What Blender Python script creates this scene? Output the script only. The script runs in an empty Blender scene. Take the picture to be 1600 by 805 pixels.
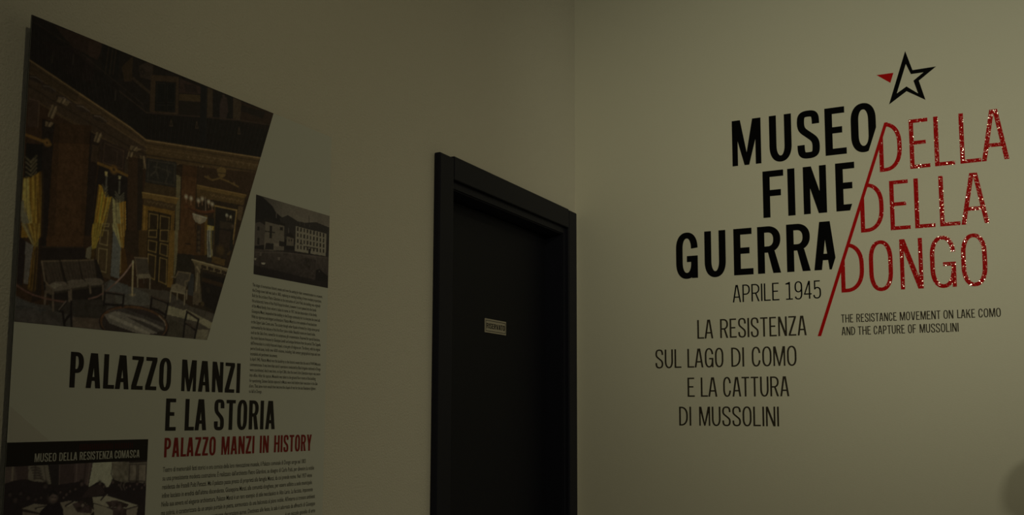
import bpy, bmesh, math, random
import numpy as np
from mathutils import Matrix, Vector

scene = bpy.context.scene
COL = scene.collection

# ------------------------------------------------------------------ camera, light, exposure
# The corner of the two walls is the z axis: left wall x = 0, lettered wall y = 0, metres.
cam_data = bpy.data.cameras.new('camera')
cam = bpy.data.objects.new('camera', cam_data)
COL.objects.link(cam)
right = Vector((0.889376, 0.457160, 0.003920))
up = Vector((0.045336, -0.096724, 0.994278))
fwd = Vector((-0.454923, 0.884109, 0.106750))
m = Matrix.Identity(4)
for i in range(3):
    m[i][0], m[i][1], m[i][2] = right[i], up[i], -fwd[i]
m.translation = (1.4213, -3.2697, 1.5)
cam.matrix_world = m
cam_data.sensor_width = 36.0
cam_data.lens = 36.0 * 1529.5 / 1600.0
cam_data.shift_y = 83.5 / 1600.0
cam_data.clip_start = 0.02
scene.camera = cam

world = bpy.data.worlds.new('room_dark')
scene.world = world
world.use_nodes = True
world.node_tree.nodes['Background'].inputs[0].default_value = (0.0, 0.0, 0.0, 1)
world.node_tree.nodes['Background'].inputs[1].default_value = 0.0

scene.view_settings.view_transform = 'Standard'
scene.view_settings.look = 'None'
scene.view_settings.gamma = 1.0
scene.view_settings.use_curve_mapping = False
scene.view_settings.exposure = 0.0


def spot(name, loc, target, watts, colour, angle, blend, radius):
    d = bpy.data.lights.new(name, 'SPOT')
    d.energy, d.color = watts, colour
    d.spot_size, d.spot_blend = math.radians(angle), blend
    d.shadow_soft_size = radius
    o = bpy.data.objects.new(name, d)
    COL.objects.link(o)
    o.location = loc
    o.rotation_euler = (Vector(target) - Vector(loc)).to_track_quat('-Z', 'Y').to_euler()
    return o


# three warm track spots: one on the lettering, one on the panel wall, one from the far side of the room
spot('lettering_spot', (1.832, -2.304, 2.52), (1.27, 0.0, 2.54), 32.5, (1.0, 0.985, 0.65), 72.0, 1.0, 0.04)
spot('panel_spot', (2.15, -3.014, 3.30), (0.0, -0.281, 1.051), 33.0, (1.0, 0.89, 0.49), 74.7, 1.0, 0.04)
spot('far_spot', (4.2, -2.4, 3.05), (1.3, 0.0, 1.25), 57.0, (1.0, 0.95, 0.64), 64.0, 1.0, 0.06)

fill_light = bpy.data.lights.new('fill_light', 'POINT')  # unseen fill added behind the camera to lift the shadow beside the panel
fill_light.energy, fill_light.color, fill_light.shadow_soft_size = 7.0, (1.0, 0.95, 0.68), 0.15
fill_light_object = bpy.data.objects.new('fill_light', fill_light)
COL.objects.link(fill_light_object)
fill_light_object.location = (2.5, -4.8, 3.35)

# ------------------------------------------------------------------ helpers


def link(o):
    COL.objects.link(o)
    return o


def mesh_object(name, verts, faces, mat, parent=None):
    me = bpy.data.meshes.new(name)
    me.from_pydata([tuple(v) for v in verts], [], faces)
    me.update()
    if mat:
        me.materials.append(mat)
    o = link(bpy.data.objects.new(name, me))
    o.parent = parent
    return o


def bm_object(name, bm, mat, parent=None, smooth=False):
    bmesh.ops.recalc_face_normals(bm, faces=bm.faces)
    me = bpy.data.meshes.new(name)
    bm.to_mesh(me)
    bm.free()
    if smooth:
        for p in me.polygons:
            p.use_smooth = True
    if mat:
        me.materials.append(mat)
    o = link(bpy.data.objects.new(name, me))
    o.parent = parent
    return o


def add_box(bm, x0, x1, y0, y1, z0, z1, bevel=0.0):
    g = bmesh.ops.create_cube(bm, size=1.0)
    vs = g['verts']
    for v in vs:
        v.co = Vector(((x0 + x1) / 2 + v.co.x * (x1 - x0), (y0 + y1) / 2 + v.co.y * (y1 - y0), (z0 + z1) / 2 + v.co.z * (z1 - z0)))
    if bevel:
        es = list({e for v in vs for e in v.link_edges})
        bmesh.ops.bevel(bm, geom=es, offset=bevel, segments=2, profile=0.5, affect='EDGES')


def box_object(name, dims, mat, parent=None, bevel=0.0):
    bm = bmesh.new()
    add_box(bm, *dims, bevel)
    return bm_object(name, bm, mat, parent)


def empty(name, loc, label=None, cat=None, group=None):
    o = link(bpy.data.objects.new(name, None))
    o.empty_display_size = 0.05
    o.location = loc
    if label:
        o['label'], o['category'] = label, cat
    if group:
        o['group'] = group
    return o


def keep_world(child, root):
    child.parent = root
    child.matrix_parent_inverse = Matrix.Translation(root.location).inverted()


def structure(o):
    o['kind'] = 'structure'
    return o


# ------------------------------------------------------------------ materials


def material(name, colour, rough=0.6, spec=0.5):
    mt = bpy.data.materials.new(name)
    mt.use_nodes = True
    p = mt.node_tree.nodes['Principled BSDF']
    p.inputs['Base Color'].default_value = (*colour, 1)
    p.inputs['Roughness'].default_value = rough
    p.inputs['Specular IOR Level'].default_value = spec
    return mt


def node(mt, kind, **kw):
    n = mt.node_tree.nodes.new(kind)
    for k, v in kw.items():
        if hasattr(n, k):
            setattr(n, k, v)
        else:
            n.inputs[k].default_value = v
    return n


def add_bump(mt, scale, strength, distance, detail=4.0, stretch=(1, 1, 1)):
    nt = mt.node_tree
    p = nt.nodes['Principled BSDF']
    tc = node(mt, 'ShaderNodeTexCoord')
    mp = node(mt, 'ShaderNodeMapping')
    mp.inputs['Scale'].default_value = stretch
    nz = node(mt, 'ShaderNodeTexNoise', Scale=scale, Detail=detail)
    bp = node(mt, 'ShaderNodeBump', Strength=strength, Distance=distance)
    nt.links.new(tc.outputs['Object'], mp.inputs['Vector'])
    nt.links.new(mp.outputs['Vector'], nz.inputs['Vector'])
    nt.links.new(nz.outputs['Fac'], bp.inputs['Height'])
    nt.links.new(bp.outputs['Normal'], p.inputs['Normal'])
    return nz


def sparkle_vinyl(name, colour, rough, cell, tilt):
    """cut vinyl whose wrinkled skin catches the lamp in separate specks"""
    mt = material(name, colour, rough, 0.6)
    nt = mt.node_tree
    p = nt.nodes['Principled BSDF']
    geo = node(mt, 'ShaderNodeNewGeometry')
    vor = node(mt, 'ShaderNodeTexVoronoi', Scale=cell)
    sub = node(mt, 'ShaderNodeVectorMath', operation='SUBTRACT')
    sub.inputs[1].default_value = (0.5, 0.5, 0.5)
    sc = node(mt, 'ShaderNodeVectorMath', operation='SCALE')
    sc.inputs['Scale'].default_value = tilt
    add = node(mt, 'ShaderNodeVectorMath', operation='ADD')
    nrm = node(mt, 'ShaderNodeVectorMath', operation='NORMALIZE')
    nt.links.new(geo.outputs['Position'], vor.inputs['Vector'])
    nt.links.new(vor.outputs['Color'], sub.inputs[0])
    nt.links.new(sub.outputs[0], sc.inputs[0])
    nt.links.new(geo.outputs['Normal'], add.inputs[0])
    nt.links.new(sc.outputs[0], add.inputs[1])
    nt.links.new(add.outputs[0], nrm.inputs[0])
    nt.links.new(nrm.outputs[0], p.inputs['Normal'])
    return mt


PLASTER = material('wall_plaster_rough', (0.74, 0.71, 0.66), 0.92, 0.2)
add_bump(PLASTER, 210, 0.7, 0.0025, 6)
PLASTER_FINE = material('wall_plaster_fine', (0.78, 0.76, 0.69), 0.9, 0.2)
add_bump(PLASTER_FINE, 160, 0.25, 0.0012, 4, (1, 1, 2.2))
CEIL = material('ceiling_paint', (0.42, 0.41, 0.38), 0.95, 0.1)
FLOOR = material('floor_tile', (0.24, 0.21, 0.18), 0.5, 0.4)
DARK_WALL = material('wall_paint_dark', (0.55, 0.53, 0.49), 0.9, 0.2)
DOOR_FRAME = material('charcoal_frame_lacquer', (0.0140, 0.0146, 0.026), 0.45, 0.12)
DOOR_LEAF = material('charcoal_leaf_lacquer', (0.0108, 0.0112, 0.0185), 0.5, 0.12)
BLACK_VINYL = material('black_vinyl', (0.004, 0.004, 0.005), 0.28, 0.10)
RED_VINYL = sparkle_vinyl('red_vinyl', (0.55, 0.006, 0.007), 0.12, 380, 0.37)
RED_SMOOTH = material('red_vinyl_smooth', (0.55, 0.006, 0.007), 0.35, 0.12)
GREY_VINYL = material('dark_grey_vinyl', (0.042, 0.034, 0.026), 0.6, 0.15)
BOARD = material('panel_white_film', (0.66, 0.675, 0.665), 0.55, 0.3)
BOARD_EDGE = material('panel_core_dark', (0.035, 0.036, 0.037), 0.6, 0.3)
INK_BLACK = material('ink_black', (0.022, 0.018, 0.018), 0.6, 0.25)
INK_RED = material('ink_red', (0.26, 0.022, 0.020), 0.6, 0.25)
INK_DARK_RED = material('ink_dark_red', (0.075, 0.012, 0.012), 0.6, 0.25)
INK_GREY = material('ink_body_grey', (0.07, 0.066, 0.06), 0.6, 0.25)
INK_PALE = material('ink_pale_grey', (0.50, 0.50, 0.49), 0.6, 0.25)
INK_TINT = material('ink_faint_rose', (0.60, 0.59, 0.58), 0.55, 0.3)
SIGN_PLATE = material('sign_plate', (0.46, 0.42, 0.36), 0.5, 0.4)

PRINT = bpy.data.materials.new('photo_ink')
PRINT.use_nodes = True
_p = PRINT.node_tree.nodes['Principled BSDF']
_a = PRINT.node_tree.nodes.new('ShaderNodeVertexColor')
_a.layer_name = 'ink'
PRINT.node_tree.links.new(_a.outputs['Color'], _p.inputs['Base Color'])
_p.inputs['Roughness'].default_value = 0.55
_p.inputs['Specular IOR Level'].default_value = 0.3

# ------------------------------------------------------------------ setting
HC = 3.55                     # ceiling height
XR, YB = 5.0, -6.0            # far ends of the room
OP0, OP1, OPZ = -0.893, -0.125, 2.146   # clear door opening in the left wall

bm = bmesh.new()
ys, zs = [YB, OP0 - 0.012, OP1 + 0.012, 0.15], [0.0, OPZ + 0.012, HC]
grid = {}
for xi, x in enumerate((0.0, -0.16)):
    for j, y in enumerate(ys):
        for k, z in enumerate(zs):
            grid[xi, j, k] = bm.verts.new((x, y, z))
for xi in (0, 1):
    for j in range(3):
        for k in range(2):
            if j == 1 and k == 0:
                continue
            q = [grid[xi, j, k], grid[xi, j + 1, k], grid[xi, j + 1, k + 1], grid[xi, j, k + 1]]
            bm.faces.new(q)
for a, b in (((1, 0), (1, 1)), ((1, 1), (2, 1)), ((2, 1), (2, 0))):
    bm.faces.new([grid[0, a[0], a[1]], grid[0, b[0], b[1]], grid[1, b[0], b[1]], grid[1, a[0], a[1]]])
for a, b in (((0, 0), (0, 1)), ((0, 1), (0, 2)), ((3, 0), (3, 1)), ((3, 1), (3, 2)), ((0, 2), (1, 2)), ((1, 2), (2, 2)), ((2, 2), (3, 2)), ((0, 0), (1, 0)), ((2, 0), (3, 0))):
    bm.faces.new([grid[0, a[0], a[1]], grid[0, b[0], b[1]], grid[1, b[0], b[1]], grid[1, a[0], a[1]]])
structure(bm_object('wall_left', bm, PLASTER))
structure(box_object('wall_right', (0.0, XR, 0.0, 0.15, 0.0, HC), PLASTER_FINE))
structure(box_object('wall_back', (0.0, XR, YB - 0.15, YB, 0.0, HC), DARK_WALL))
structure(box_object('wall_side', (XR, XR + 0.15, YB, 0.15, 0.0, HC), DARK_WALL))
structure(box_object('floor', (-0.16, XR + 0.15, YB - 0.15, 0.15, -0.12, 0.0), FLOOR))
structure(box_object('ceiling', (-0.16, XR + 0.15, YB - 0.15, 0.15, HC, HC + 0.12), CEIL))

# ------------------------------------------------------------------ door
door = structure(empty('door_1', (0.0, -0.51, 0.0)))


def door_part(name, dims, mat, bevel=0.0):
    o = box_object(name, dims, mat, None, bevel)
    keep_world(o, door)
    return o


door_part('door_leaf', (-0.105, -0.063, OP0 + 0.003, OP1 - 0.003, 0.006, OPZ - 0.003), DOOR_LEAF, 0.002)
door_part('jamb', (-0.15, 0.003, OP0 - 0.012, OP0, 0.0, OPZ + 0.012), DOOR_FRAME)
door_part('jamb', (-0.15, 0.003, OP1, OP1 + 0.012, 0.0, OPZ + 0.012), DOOR_FRAME)
door_part('head_jamb', (-0.15, 0.003, OP0, OP1, OPZ, OPZ + 0.012), DOOR_FRAME)
# flat casing boards, a groove's width back from the lining
door_part('architrave', (0.0005, 0.021, -0.989, -0.912, 0.0, 2.2335), DOOR_FRAME, 0.004)
door_part('architrave', (0.0005, 0.021, -0.104, -0.033, 0.0, 2.2375), DOOR_FRAME, 0.004)
door_part('head_architrave', (0.0005, 0.021, -0.9115, -0.1045, 2.171, 2.2395), DOOR_FRAME, 0.003)
# inner rebate strips between casing and lining
door_part('rebate_strip', (0.0005, 0.008, -0.9115, OP0 - 0.004, 0.0, 2.1705), DOOR_FRAME, 0.001)
door_part('rebate_strip', (0.0005, 0.008, OP1 + 0.004, -0.1045, 0.0, 2.1705), DOOR_FRAME, 0.001)
door_part('head_rebate_strip', (0.0005, 0.008, OP0 - 0.004, OP1 + 0.004, OPZ + 0.003, 2.1712), DOOR_FRAME, 0.001)


# ------------------------------------------------------------------ condensed grotesque lettering
class Glyph:
    """flat outline pieces of one letter, width W and cap height H, stem sv, bar sh"""

    def __init__(s, W, H, sv, sh):
        s.W, s.H, s.sv, s.sh, s.polys = W, H, sv, sh, []

    def rect(s, x0, y0, x1, y1):
        s.polys.append([[(x0, y0), (x1, y0), (x1, y1), (x0, y1)]])

    def poly(s, *pts):
        s.polys.append([list(pts)])

    def stroke(s, pts, closed=False):
        n = len(pts)
        L, R = [], []
        for i, (x, y) in enumerate(pts):
            if closed:
                a, b = pts[i - 1], pts[(i + 1) % n]
            else:
                a, b = pts[max(i - 1, 0)], pts[min(i + 1, n - 1)]
            tx, ty = b[0] - a[0], b[1] - a[1]
            d = math.hypot(tx, ty) or 1e-9
            nx, ny = -ty / d, tx / d
            h = 0.5 * math.hypot(s.sv * nx, s.sh * ny)
            L.append((x + nx * h, y + ny * h))
            R.append((x - nx * h, y - ny * h))
        band = []
        for i in range(n if closed else n - 1):
            j = (i + 1) % n
            band.append([R[i], R[j], L[j], L[i]])
        s.polys.append(band)


def arc(cx, cy, rx, ry, a0, a1, n=12, p=2.25):
    out = []
    for i in range(n + 1):
        t = math.radians(a0 + (a1 - a0) * i / n)
        c, d = math.cos(t), math.sin(t)
        out.append((cx + rx * math.copysign(abs(c) ** (2 / p), c), cy + ry * math.copysign(abs(d) ** (2 / p), d)))
    return out


def bez(p0, c1, c2, p1, n=10):
    out = []
    for i in range(n + 1):
        t = i / n
        u = 1 - t
        out.append(tuple(u ** 3 * p0[k] + 3 * u * u * t * c1[k] + 3 * u * t * t * c2[k] + t ** 3 * p1[k] for k in (0, 1)))
    return out


def join(*seqs):
    out = []
    for q in seqs:
        for p in q:
            if not out or math.hypot(p[0] - out[-1][0], p[1] - out[-1][1]) > 1e-7:
                out.append(p)
    return out


def draw(ch, W, H, sv, sh):
    g = Glyph(W, H, sv, sh)
    a, b = sv / 2, sh / 2
    heavy = sv / H > 0.12
    ry = 0.29 * H if heavy else 0.36 * H
    rx = W / 2 - a
    v = 0.012 * H                       # overshoot of round letters
    top, bot = H - b + v, b - v

    def bowl(x0, y0, y1, r, k=0.5):     # stem side open bowl between two heights
        rr = min(r, (y1 - y0) / 2 - b)
        cx = x0 + (W - a - x0) * (1 - k)
        q = join([(x0, y1 - b), (cx, y1 - b)], arc(cx, y1 - b - rr, W - a - cx, rr, 90, 0), arc(cx, y0 + b + rr, W - a - cx, rr, 0, -90), [(cx, y0 + b), (x0, y0 + b)])
        g.stroke(q)

    if ch == 'I':
        g.rect(W / 2 - a, 0, W / 2 + a, H)
    elif ch == 'L':
        g.rect(0, 0, sv, H)
        g.rect(sv, 0, W, sh)
    elif ch in 'EF':
        g.rect(0, 0, sv, H)
        full = W if ch == 'F' else 0.94 * W
        g.rect(sv, H - sh, full, H)
        g.rect(sv, 0.52 * H - b, full * 0.87, 0.52 * H + b)
        if ch == 'E':
            g.rect(sv, 0, W, sh)
    elif ch == 'T':
        g.rect(W / 2 - a, 0, W / 2 + a, H - sh)
        g.rect(0, H - sh, W, H)
    elif ch == 'H':
        g.rect(0, 0, sv, H)
        g.rect(W - sv, 0, W, H)
        g.rect(sv, 0.52 * H - b, W - sv, 0.52 * H + b)
    elif ch == 'N':
        t = sv * 0.93
        g.rect(0, 0, t, H)
        g.rect(W - t, 0, W, H)
        d = sv * (1.12 if heavy else 1.2)
        g.poly((W - d, 0), (W, 0), (d, H), (0, H))
    elif ch == 'M':
        t = sv * (0.8 if heavy else 0.9)
        g.rect(0, 0, t, H)
        g.rect(W - t, 0, W, H)
        k, e = t * 1.5, t * 0.42
        g.poly((W / 2 - e, 0), (W / 2 + e, 0), (k, H), (0, H))
        g.poly((W / 2 - e, 0), (W / 2 + e, 0), (W, H), (W - k, H))
    elif ch in 'AV':
        ap = sv * (1.42 if heavy else 1.7)
        t = sv * 1.02
        xc, xl = W / 2, W / 2 - ap / 2
        yi = H * (xc - t) / xl if xl > 1e-6 else H
        yi = min(yi, H - 0.001 * H)
        left = [(0, 0), (t, 0), (xc, yi), (xc, H), (xl, H)]
        rgt = [(W - x, y) for x, y in left][::-1]
        if ch == 'V':
            left = [(x, H - y) for x, y in left][::-1]
            rgt = [(x, H - y) for x, y in rgt][::-1]
        g.poly(*left)
        g.poly(*rgt)
        if ch == 'A':
            yc = H * (0.265 if heavy else 0.30)
            x0 = t * 0.9 + xl * (yc - b) / H
            g.rect(x0 * 0.85, yc - b, W - x0 * 0.85, yc + b)
    elif ch == 'O':
        q = join(arc(W / 2, top - ry, rx, ry, 0, 180, 20), arc(W / 2, bot + ry, rx, ry, 180, 360, 20))
        if math.hypot(q[0][0] - q[-1][0], q[0][1] - q[-1][1]) < 1e-7:
            q.pop()
        g.stroke(q, True)
    elif ch in 'CG':
        hi = join([(W - a, 0.695 * H)], arc(W / 2, top - ry, rx, ry, 0, 180, 20)) if heavy else arc(W / 2, top - ry, rx, ry, 9, 180, 20)
        lo = arc(W / 2, bot + ry, rx, ry, 180, 360, 20)
        if ch == 'C':
            g.stroke(join(hi, lo, [(W - a, 0.31 * H)]) if heavy else join(hi, arc(W / 2, bot + ry, rx, ry, 180, 350, 20)))
        else:
            g.stroke(join(hi, lo, [(W - a, 0.44 * H)]))
            g.rect(W - sv * 0.9, 0, W, 0.49 * H)
            g.rect(0.5 * W, 0.49 * H - sh, W - sv * 0.9, 0.49 * H)
    elif ch == 'U':
        g.stroke(join([(a, H)], arc(W / 2, bot + ry, rx, ry, 180, 360, 22), [(W - a, H)]))
    elif ch == 'D':
        g.rect(0, 0, sv, H)
        bowl(sv * 0.6, 0, H, 0.30 * H if heavy else 0.42 * H, 0.62 if heavy else 0.85)
    elif ch == 'P':
        g.rect(0, 0, sv, H)
        bowl(sv * 0.6, 0.41 * H, H, 0.24 * H, 0.62)
    elif ch == 'R':
        g.rect(0, 0, sv, H)
        bowl(sv * 0.6, 0.44 * H, H, 0.24 * H, 0.62)
        g.poly((W - 1.08 * sv, 0), (W, 0), (0.44 * W + 0.98 * sv, 0.47 * H), (0.44 * W, 0.47 * H))
    elif ch == 'S':
        q = join(bez((W - a, 0.715 * H), (W - a, 0.91 * H), (W / 2 + 0.30 * W, top), (W / 2, top)),
                 bez((W / 2, top), (W / 2 - 0.30 * W, top), (a, 0.90 * H), (a, 0.755 * H)),
                 bez((a, 0.755 * H), (a, 0.60 * H), (0.30 * W, 0.575 * H), (0.5 * W, 0.495 * H), 8),
                 bez((0.5 * W, 0.495 * H), (0.72 * W, 0.41 * H), (W - a, 0.38 * H), (W - a, 0.235 * H), 8),
                 bez((W - a, 0.235 * H), (W - a, 0.10 * H), (W / 2 + 0.30 * W, bot), (W / 2, bot)),
                 bez((W / 2, bot), (W / 2 - 0.30 * W, bot), (a, 0.09 * H), (a, 0.285 * H)))
        g.stroke(q)
    elif ch == 'Z':
        g.rect(0, H - sh, W, H)
        g.rect(0, 0, W, sh)
        g.poly((0, sh), (sv * 1.15, sh), (W, H - sh), (W - sv * 1.15, H - sh))
    elif ch == 'K':
        g.rect(0, 0, sv, H)
        g.poly((sv, 0.34 * H), (sv, 0.34 * H + 0.2 * H), (W - 1.1 * sv, H), (W, H))
        g.poly((W - 1.1 * sv, 0), (W, 0), (0.42 * W + sv, 0.60 * H), (0.38 * W, 0.50 * H))
    elif ch == 'Y':
        g.rect(W / 2 - a, 0, W / 2 + a, 0.42 * H)
        g.poly((W / 2 - a, 0.40 * H), (W / 2 + a * 0.6, 0.42 * H), (1.05 * sv, H), (0, H))
        g.poly((W / 2 - a * 0.6, 0.42 * H), (W / 2 + a, 0.40 * H), (W, H), (W - 1.05 * sv, H))
    elif ch == '1':
        g.rect(0.52 * W - a, 0, 0.52 * W + a, H)
        g.rect(0.05 * W, 0, 0.95 * W, sh)
        g.poly((0.02 * W, 0.89 * H - sh * 0.4), (0.52 * W, 0.93 * H - sh), (0.52 * W, H), (0.02 * W, 0.89 * H + sh * 0.5))
    elif ch == '9':
        q = join(arc(W / 2, top - 0.24 * H, rx, 0.24 * H, 0, 180, 16), arc(W / 2, 0.42 * H + 0.24 * H, rx, 0.24 * H, 180, 350, 16))
        g.stroke(q)
        g.stroke(join([(W - a, top - 0.24 * H)], arc(W / 2, bot + 0.30 * H, rx, 0.30 * H, 0, -90, 12), bez((W / 2, bot), (W / 2 - 0.22 * W, bot), (a + 0.02 * W, 0.05 * H), (a + 0.02 * W, 0.16 * H), 6)))
    elif ch == '4':
        g.rect(0.72 * W - a, 0, 0.72 * W + a, H)
        g.rect(0, 0.27 * H - b, W, 0.27 * H + b)
        g.poly((0, 0.27 * H), (sv * 0.9, 0.27 * H), (0.72 * W, 0.93 * H), (0.72 * W, H), (0.72 * W - sv * 0.7, H))
    elif ch == '5':
        g.rect(0.12 * W, H - sh, 0.88 * W, H)
        g.rect(0.12 * W, 0.50 * H, 0.12 * W + sv * 0.9, H - sh)
        g.stroke(join(bez((0.12 * W + a, 0.52 * H), (0.28 * W, 0.64 * H), (W - a, 0.66 * H), (W - a, 0.40 * H)), [(W - a, 0.26 * H)], arc(W / 2, bot + 0.24 * H, rx, 0.24 * H, 0, -90, 10), bez((W / 2, bot), (W / 2 - 0.24 * W, bot), (a, 0.06 * H), (a, 0.20 * H), 6)))
    elif ch == ',':
        g.rect(0, 0, sv, sh)
    return g.polys


def clip(poly, n, c):
    """keep the part of poly where n.p <= c"""
    out = []
    for i, p in enumerate(poly):
        q = poly[(i + 1) % len(poly)]
        dp, dq = n[0] * p[0] + n[1] * p[1] - c, n[0] * q[0] + n[1] * q[1] - c
        if dp <= 0:
            out.append(p)
        if (dp < 0 < dq) or (dq < 0 < dp):
            t = dp / (dp - dq)
            out.append((p[0] + (q[0] - p[0]) * t, p[1] + (q[1] - p[1]) * t))
    return out if len(out) > 2 else None


def flat_bm(bands, place, depth, n, planes=()):
    """raise outline pieces off a wall: place(u, v) is the wall point, n the wall normal"""
    bm = bmesh.new()
    nv = Vector(n)
    solid = depth > 0.0003
    low = 0.00004 if solid else depth
    for order, band in enumerate(bands):
        low_b = low + order * (0.00003 if solid else 0.000004)
        made = []
        for poly in band:
            for nn, c in planes:
                poly = clip(poly, nn, c) if poly else None
            if not poly:
                continue
            area = sum(p[0] * q[1] - q[0] * p[1] for p, q in zip(poly, poly[1:] + poly[:1]))
            if area < 0:
                poly = poly[::-1]
            made += bm.faces.new([bm.verts.new(Vector(place(*p)) + nv * low_b) for p in poly]).verts
        if made:
            bmesh.ops.remove_doubles(bm, verts=made, dist=1e-6)
    if solid:
        ret = bmesh.ops.extrude_face_region(bm, geom=list(bm.faces))
        for e in ret['geom']:
            if isinstance(e, bmesh.types.BMVert):
                e.co += nv * (depth - low)
    bm.normal_update()
    return bm


def flat_object(name, bm, mat):
    me = bpy.data.meshes.new(name)
    bm.to_mesh(me)
    bm.free()
    me.materials.append(mat)
    return link(bpy.data.objects.new(name, me))


WIDTH = dict(I=0.0, L=.36, E=.38, F=.36, T=.40, H=.46, N=.45, M=.56, A=.46, V=.45, O=.44, C=.42, G=.45, U=.44, D=.44, P=.41, R=.44, S=.42, Z=.40, K=.45, Y=.44)
for _d in '1945':
    WIDTH[_d] = .42
GAP = {'LA': -.06, 'TA': -.04, 'AT': -.05, 'AP': .0, 'CA': -.01, 'ZA': -.02, 'RA': -.02}


def set_word(word, x0, x1, H, sv, gap=0.085):
    """letter boxes (char, left, width) of a word filling x0..x1"""
    ws = [max(WIDTH[c] * H, sv) for c in word]
    gs = [(gap + GAP.get(word[i:i + 2], 0)) * H for i in range(len(word) - 1)]
    k = (x1 - x0 - sv * word.count('I')) / max(1e-6, sum(ws) + sum(gs) - sv * word.count('I'))
    out, x = [], x0
    for i, c in enumerate(word):
        w = ws[i] * k if c != 'I' else sv
        out.append((c, x, w))
        x += w + (gs[i] * k if i < len(gs) else 0)
    return out


# ------------------------------------------------------------------ tables measured on the two walls (metres)
BIG_WORDS = {'DELLA': ('DELLA',
           2.2819,
           0.1604,
           [('D', 1.0631, 1.1309), ('E', 1.1541, 1.2127), ('L', 1.2261, 1.2834), ('L', 1.2985, 1.3568), ('A', 1.3582, 1.4335)]),
 'DELLA2': ('DELLA',
            2.0903,
            0.1599,
            [('D', 0.9995, 1.0702), ('E', 1.0892, 1.148), ('L', 1.1614, 1.2197), ('L', 1.2334, 1.2908), ('A', 1.2931, 1.3709)]),
 'DONGO': ('DONGO',
           1.8997,
           0.1594,
           [('D', 0.9335, 1.0044), ('O', 1.0201, 1.091), ('N', 1.1125, 1.1789), ('G', 1.1999, 1.2727), ('O', 1.2879, 1.3594)]),
 'FINE': ('FINE', 2.166, 0.1591, [('F', 0.6896, 0.7584), ('I', 0.7725, 0.7948), ('N', 0.8226, 0.8965), ('E', 0.9257, 0.9892)]),
 'GUERRA': ('GUERRA',
            1.9772,
            0.1587,
            [('G', 0.3835, 0.4607),
             ('U', 0.4851, 0.5586),
             ('E', 0.5863, 0.6522),
             ('R', 0.6672, 0.7434),
             ('R', 0.7633, 0.8391),
             ('A', 0.8507, 0.9227)]),
 'MUSEO': ('MUSEO',
           2.3549,
           0.1592,
           [('M', 0.5887, 0.6871), ('U', 0.7154, 0.7889), ('S', 0.8077, 0.8797), ('E', 0.8973, 0.964), ('O', 0.9791, 1.0563)])}
TEXT_LINES = {'APRILE 1945': (1.8851, 0.059, [('APRILE', 0.5799, 0.7356), ('1945', 0.756, 0.8695)]),
 'DI MUSSOLINI': (1.4696, 0.0644, [('DI', 0.3863, 0.4287), ('MUSSOLINI', 0.4567, 0.7243)]),
 'E LA CATTURA': (1.5677, 0.0654, [('E', 0.4175, 0.4427), ('LA', 0.464, 0.5206), ('CATTURA', 0.5412, 0.7595)]),
 'LA RESISTENZA': (1.7658, 0.0646, [('LA', 0.4551, 0.5102), ('RESISTENZA', 0.5345, 0.8202)]),
 'SUL LAGO DI COMO': (1.6675, 0.0646, [('SUL', 0.3036, 0.3968), ('LAGO', 0.4186, 0.5438), ('DI', 0.5708, 0.614), ('COMO', 0.6397, 0.7858)]),
 'line1': (1.8023,
           0.0264,
           [('THE', 0.9296, 0.9666),
            ('RESISTANCE', 0.9762, 1.0966),
            ('MOVEMENT', 1.1059, 1.2229),
            ('ON', 1.2314, 1.259),
            ('LAKE', 1.2699, 1.3194),
            ('COMO', 1.3286, 1.3893)]),
 'line2': (1.7615,
           0.0269,
           [('AND', 0.9298, 0.9713), ('THE', 0.9798, 1.0186), ('CAPTURE', 1.027, 1.1191), ('OF', 1.1282, 1.1515), ('MUSSOLINI', 1.1622, 1.2722)])}
PANEL_TITLES = {'E LA STORIA': (1.4704, 0.0593, [('E', -1.9492, -1.9233), ('LA', -1.9016, -1.8461), ('STORIA', -1.8259, -1.6488)]),
 'MUSEO': (1.424,
           0.0134,
           [('MUSEO', -2.2162, -2.1765), ('DELLA', -2.1709, -2.1365), ('RESISTENZA', -2.1316, -2.0643), ('COMASCA', -2.0603, -2.0059)]),
 'PALAZZO MANZI': (1.5441, 0.0595, [('PALAZZO', -2.159, -1.9398), ('MANZI', -1.9138, -1.7573)]),
 'PALAZZO MANZI IN HISTORY': (1.4219,
                              0.0355,
                              [('PALAZZO', -1.9489, -1.8188), ('MANZI', -1.8032, -1.7093), ('IN', -1.6931, -1.6658), ('HISTORY', -1.6491, -1.5255)]),
 'RED': (1.4404, 0.0098, [('IIIIIII', -2.1327, -2.1098), ('IIIIIIIIIIII', -2.1072, -2.0648), ('IIIIIIIII', -2.0594, -2.0219)])}
STAR_OUT = [(1.1524, 2.6683), (1.1718, 2.6021), (1.241, 2.6028), (1.1892, 2.5647), (1.2063, 2.4994), (1.152, 2.5359), (1.0982, 2.4999)]
STAR_IN = [(1.1528, 2.6256), (1.1669, 2.5897), (1.2039, 2.5897), (1.1735, 2.5672), (1.1857, 2.5232), (1.1521, 2.5513), (1.1225, 2.5327)]
STAR_TIP = [(1.0637, 2.6029), (1.1149, 2.6024), (1.1047, 2.5708)]
SLASH = [(0.8551, 1.7616), (0.8657, 1.7613), (1.0919, 2.4425), (1.0817, 2.4422)]
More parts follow.
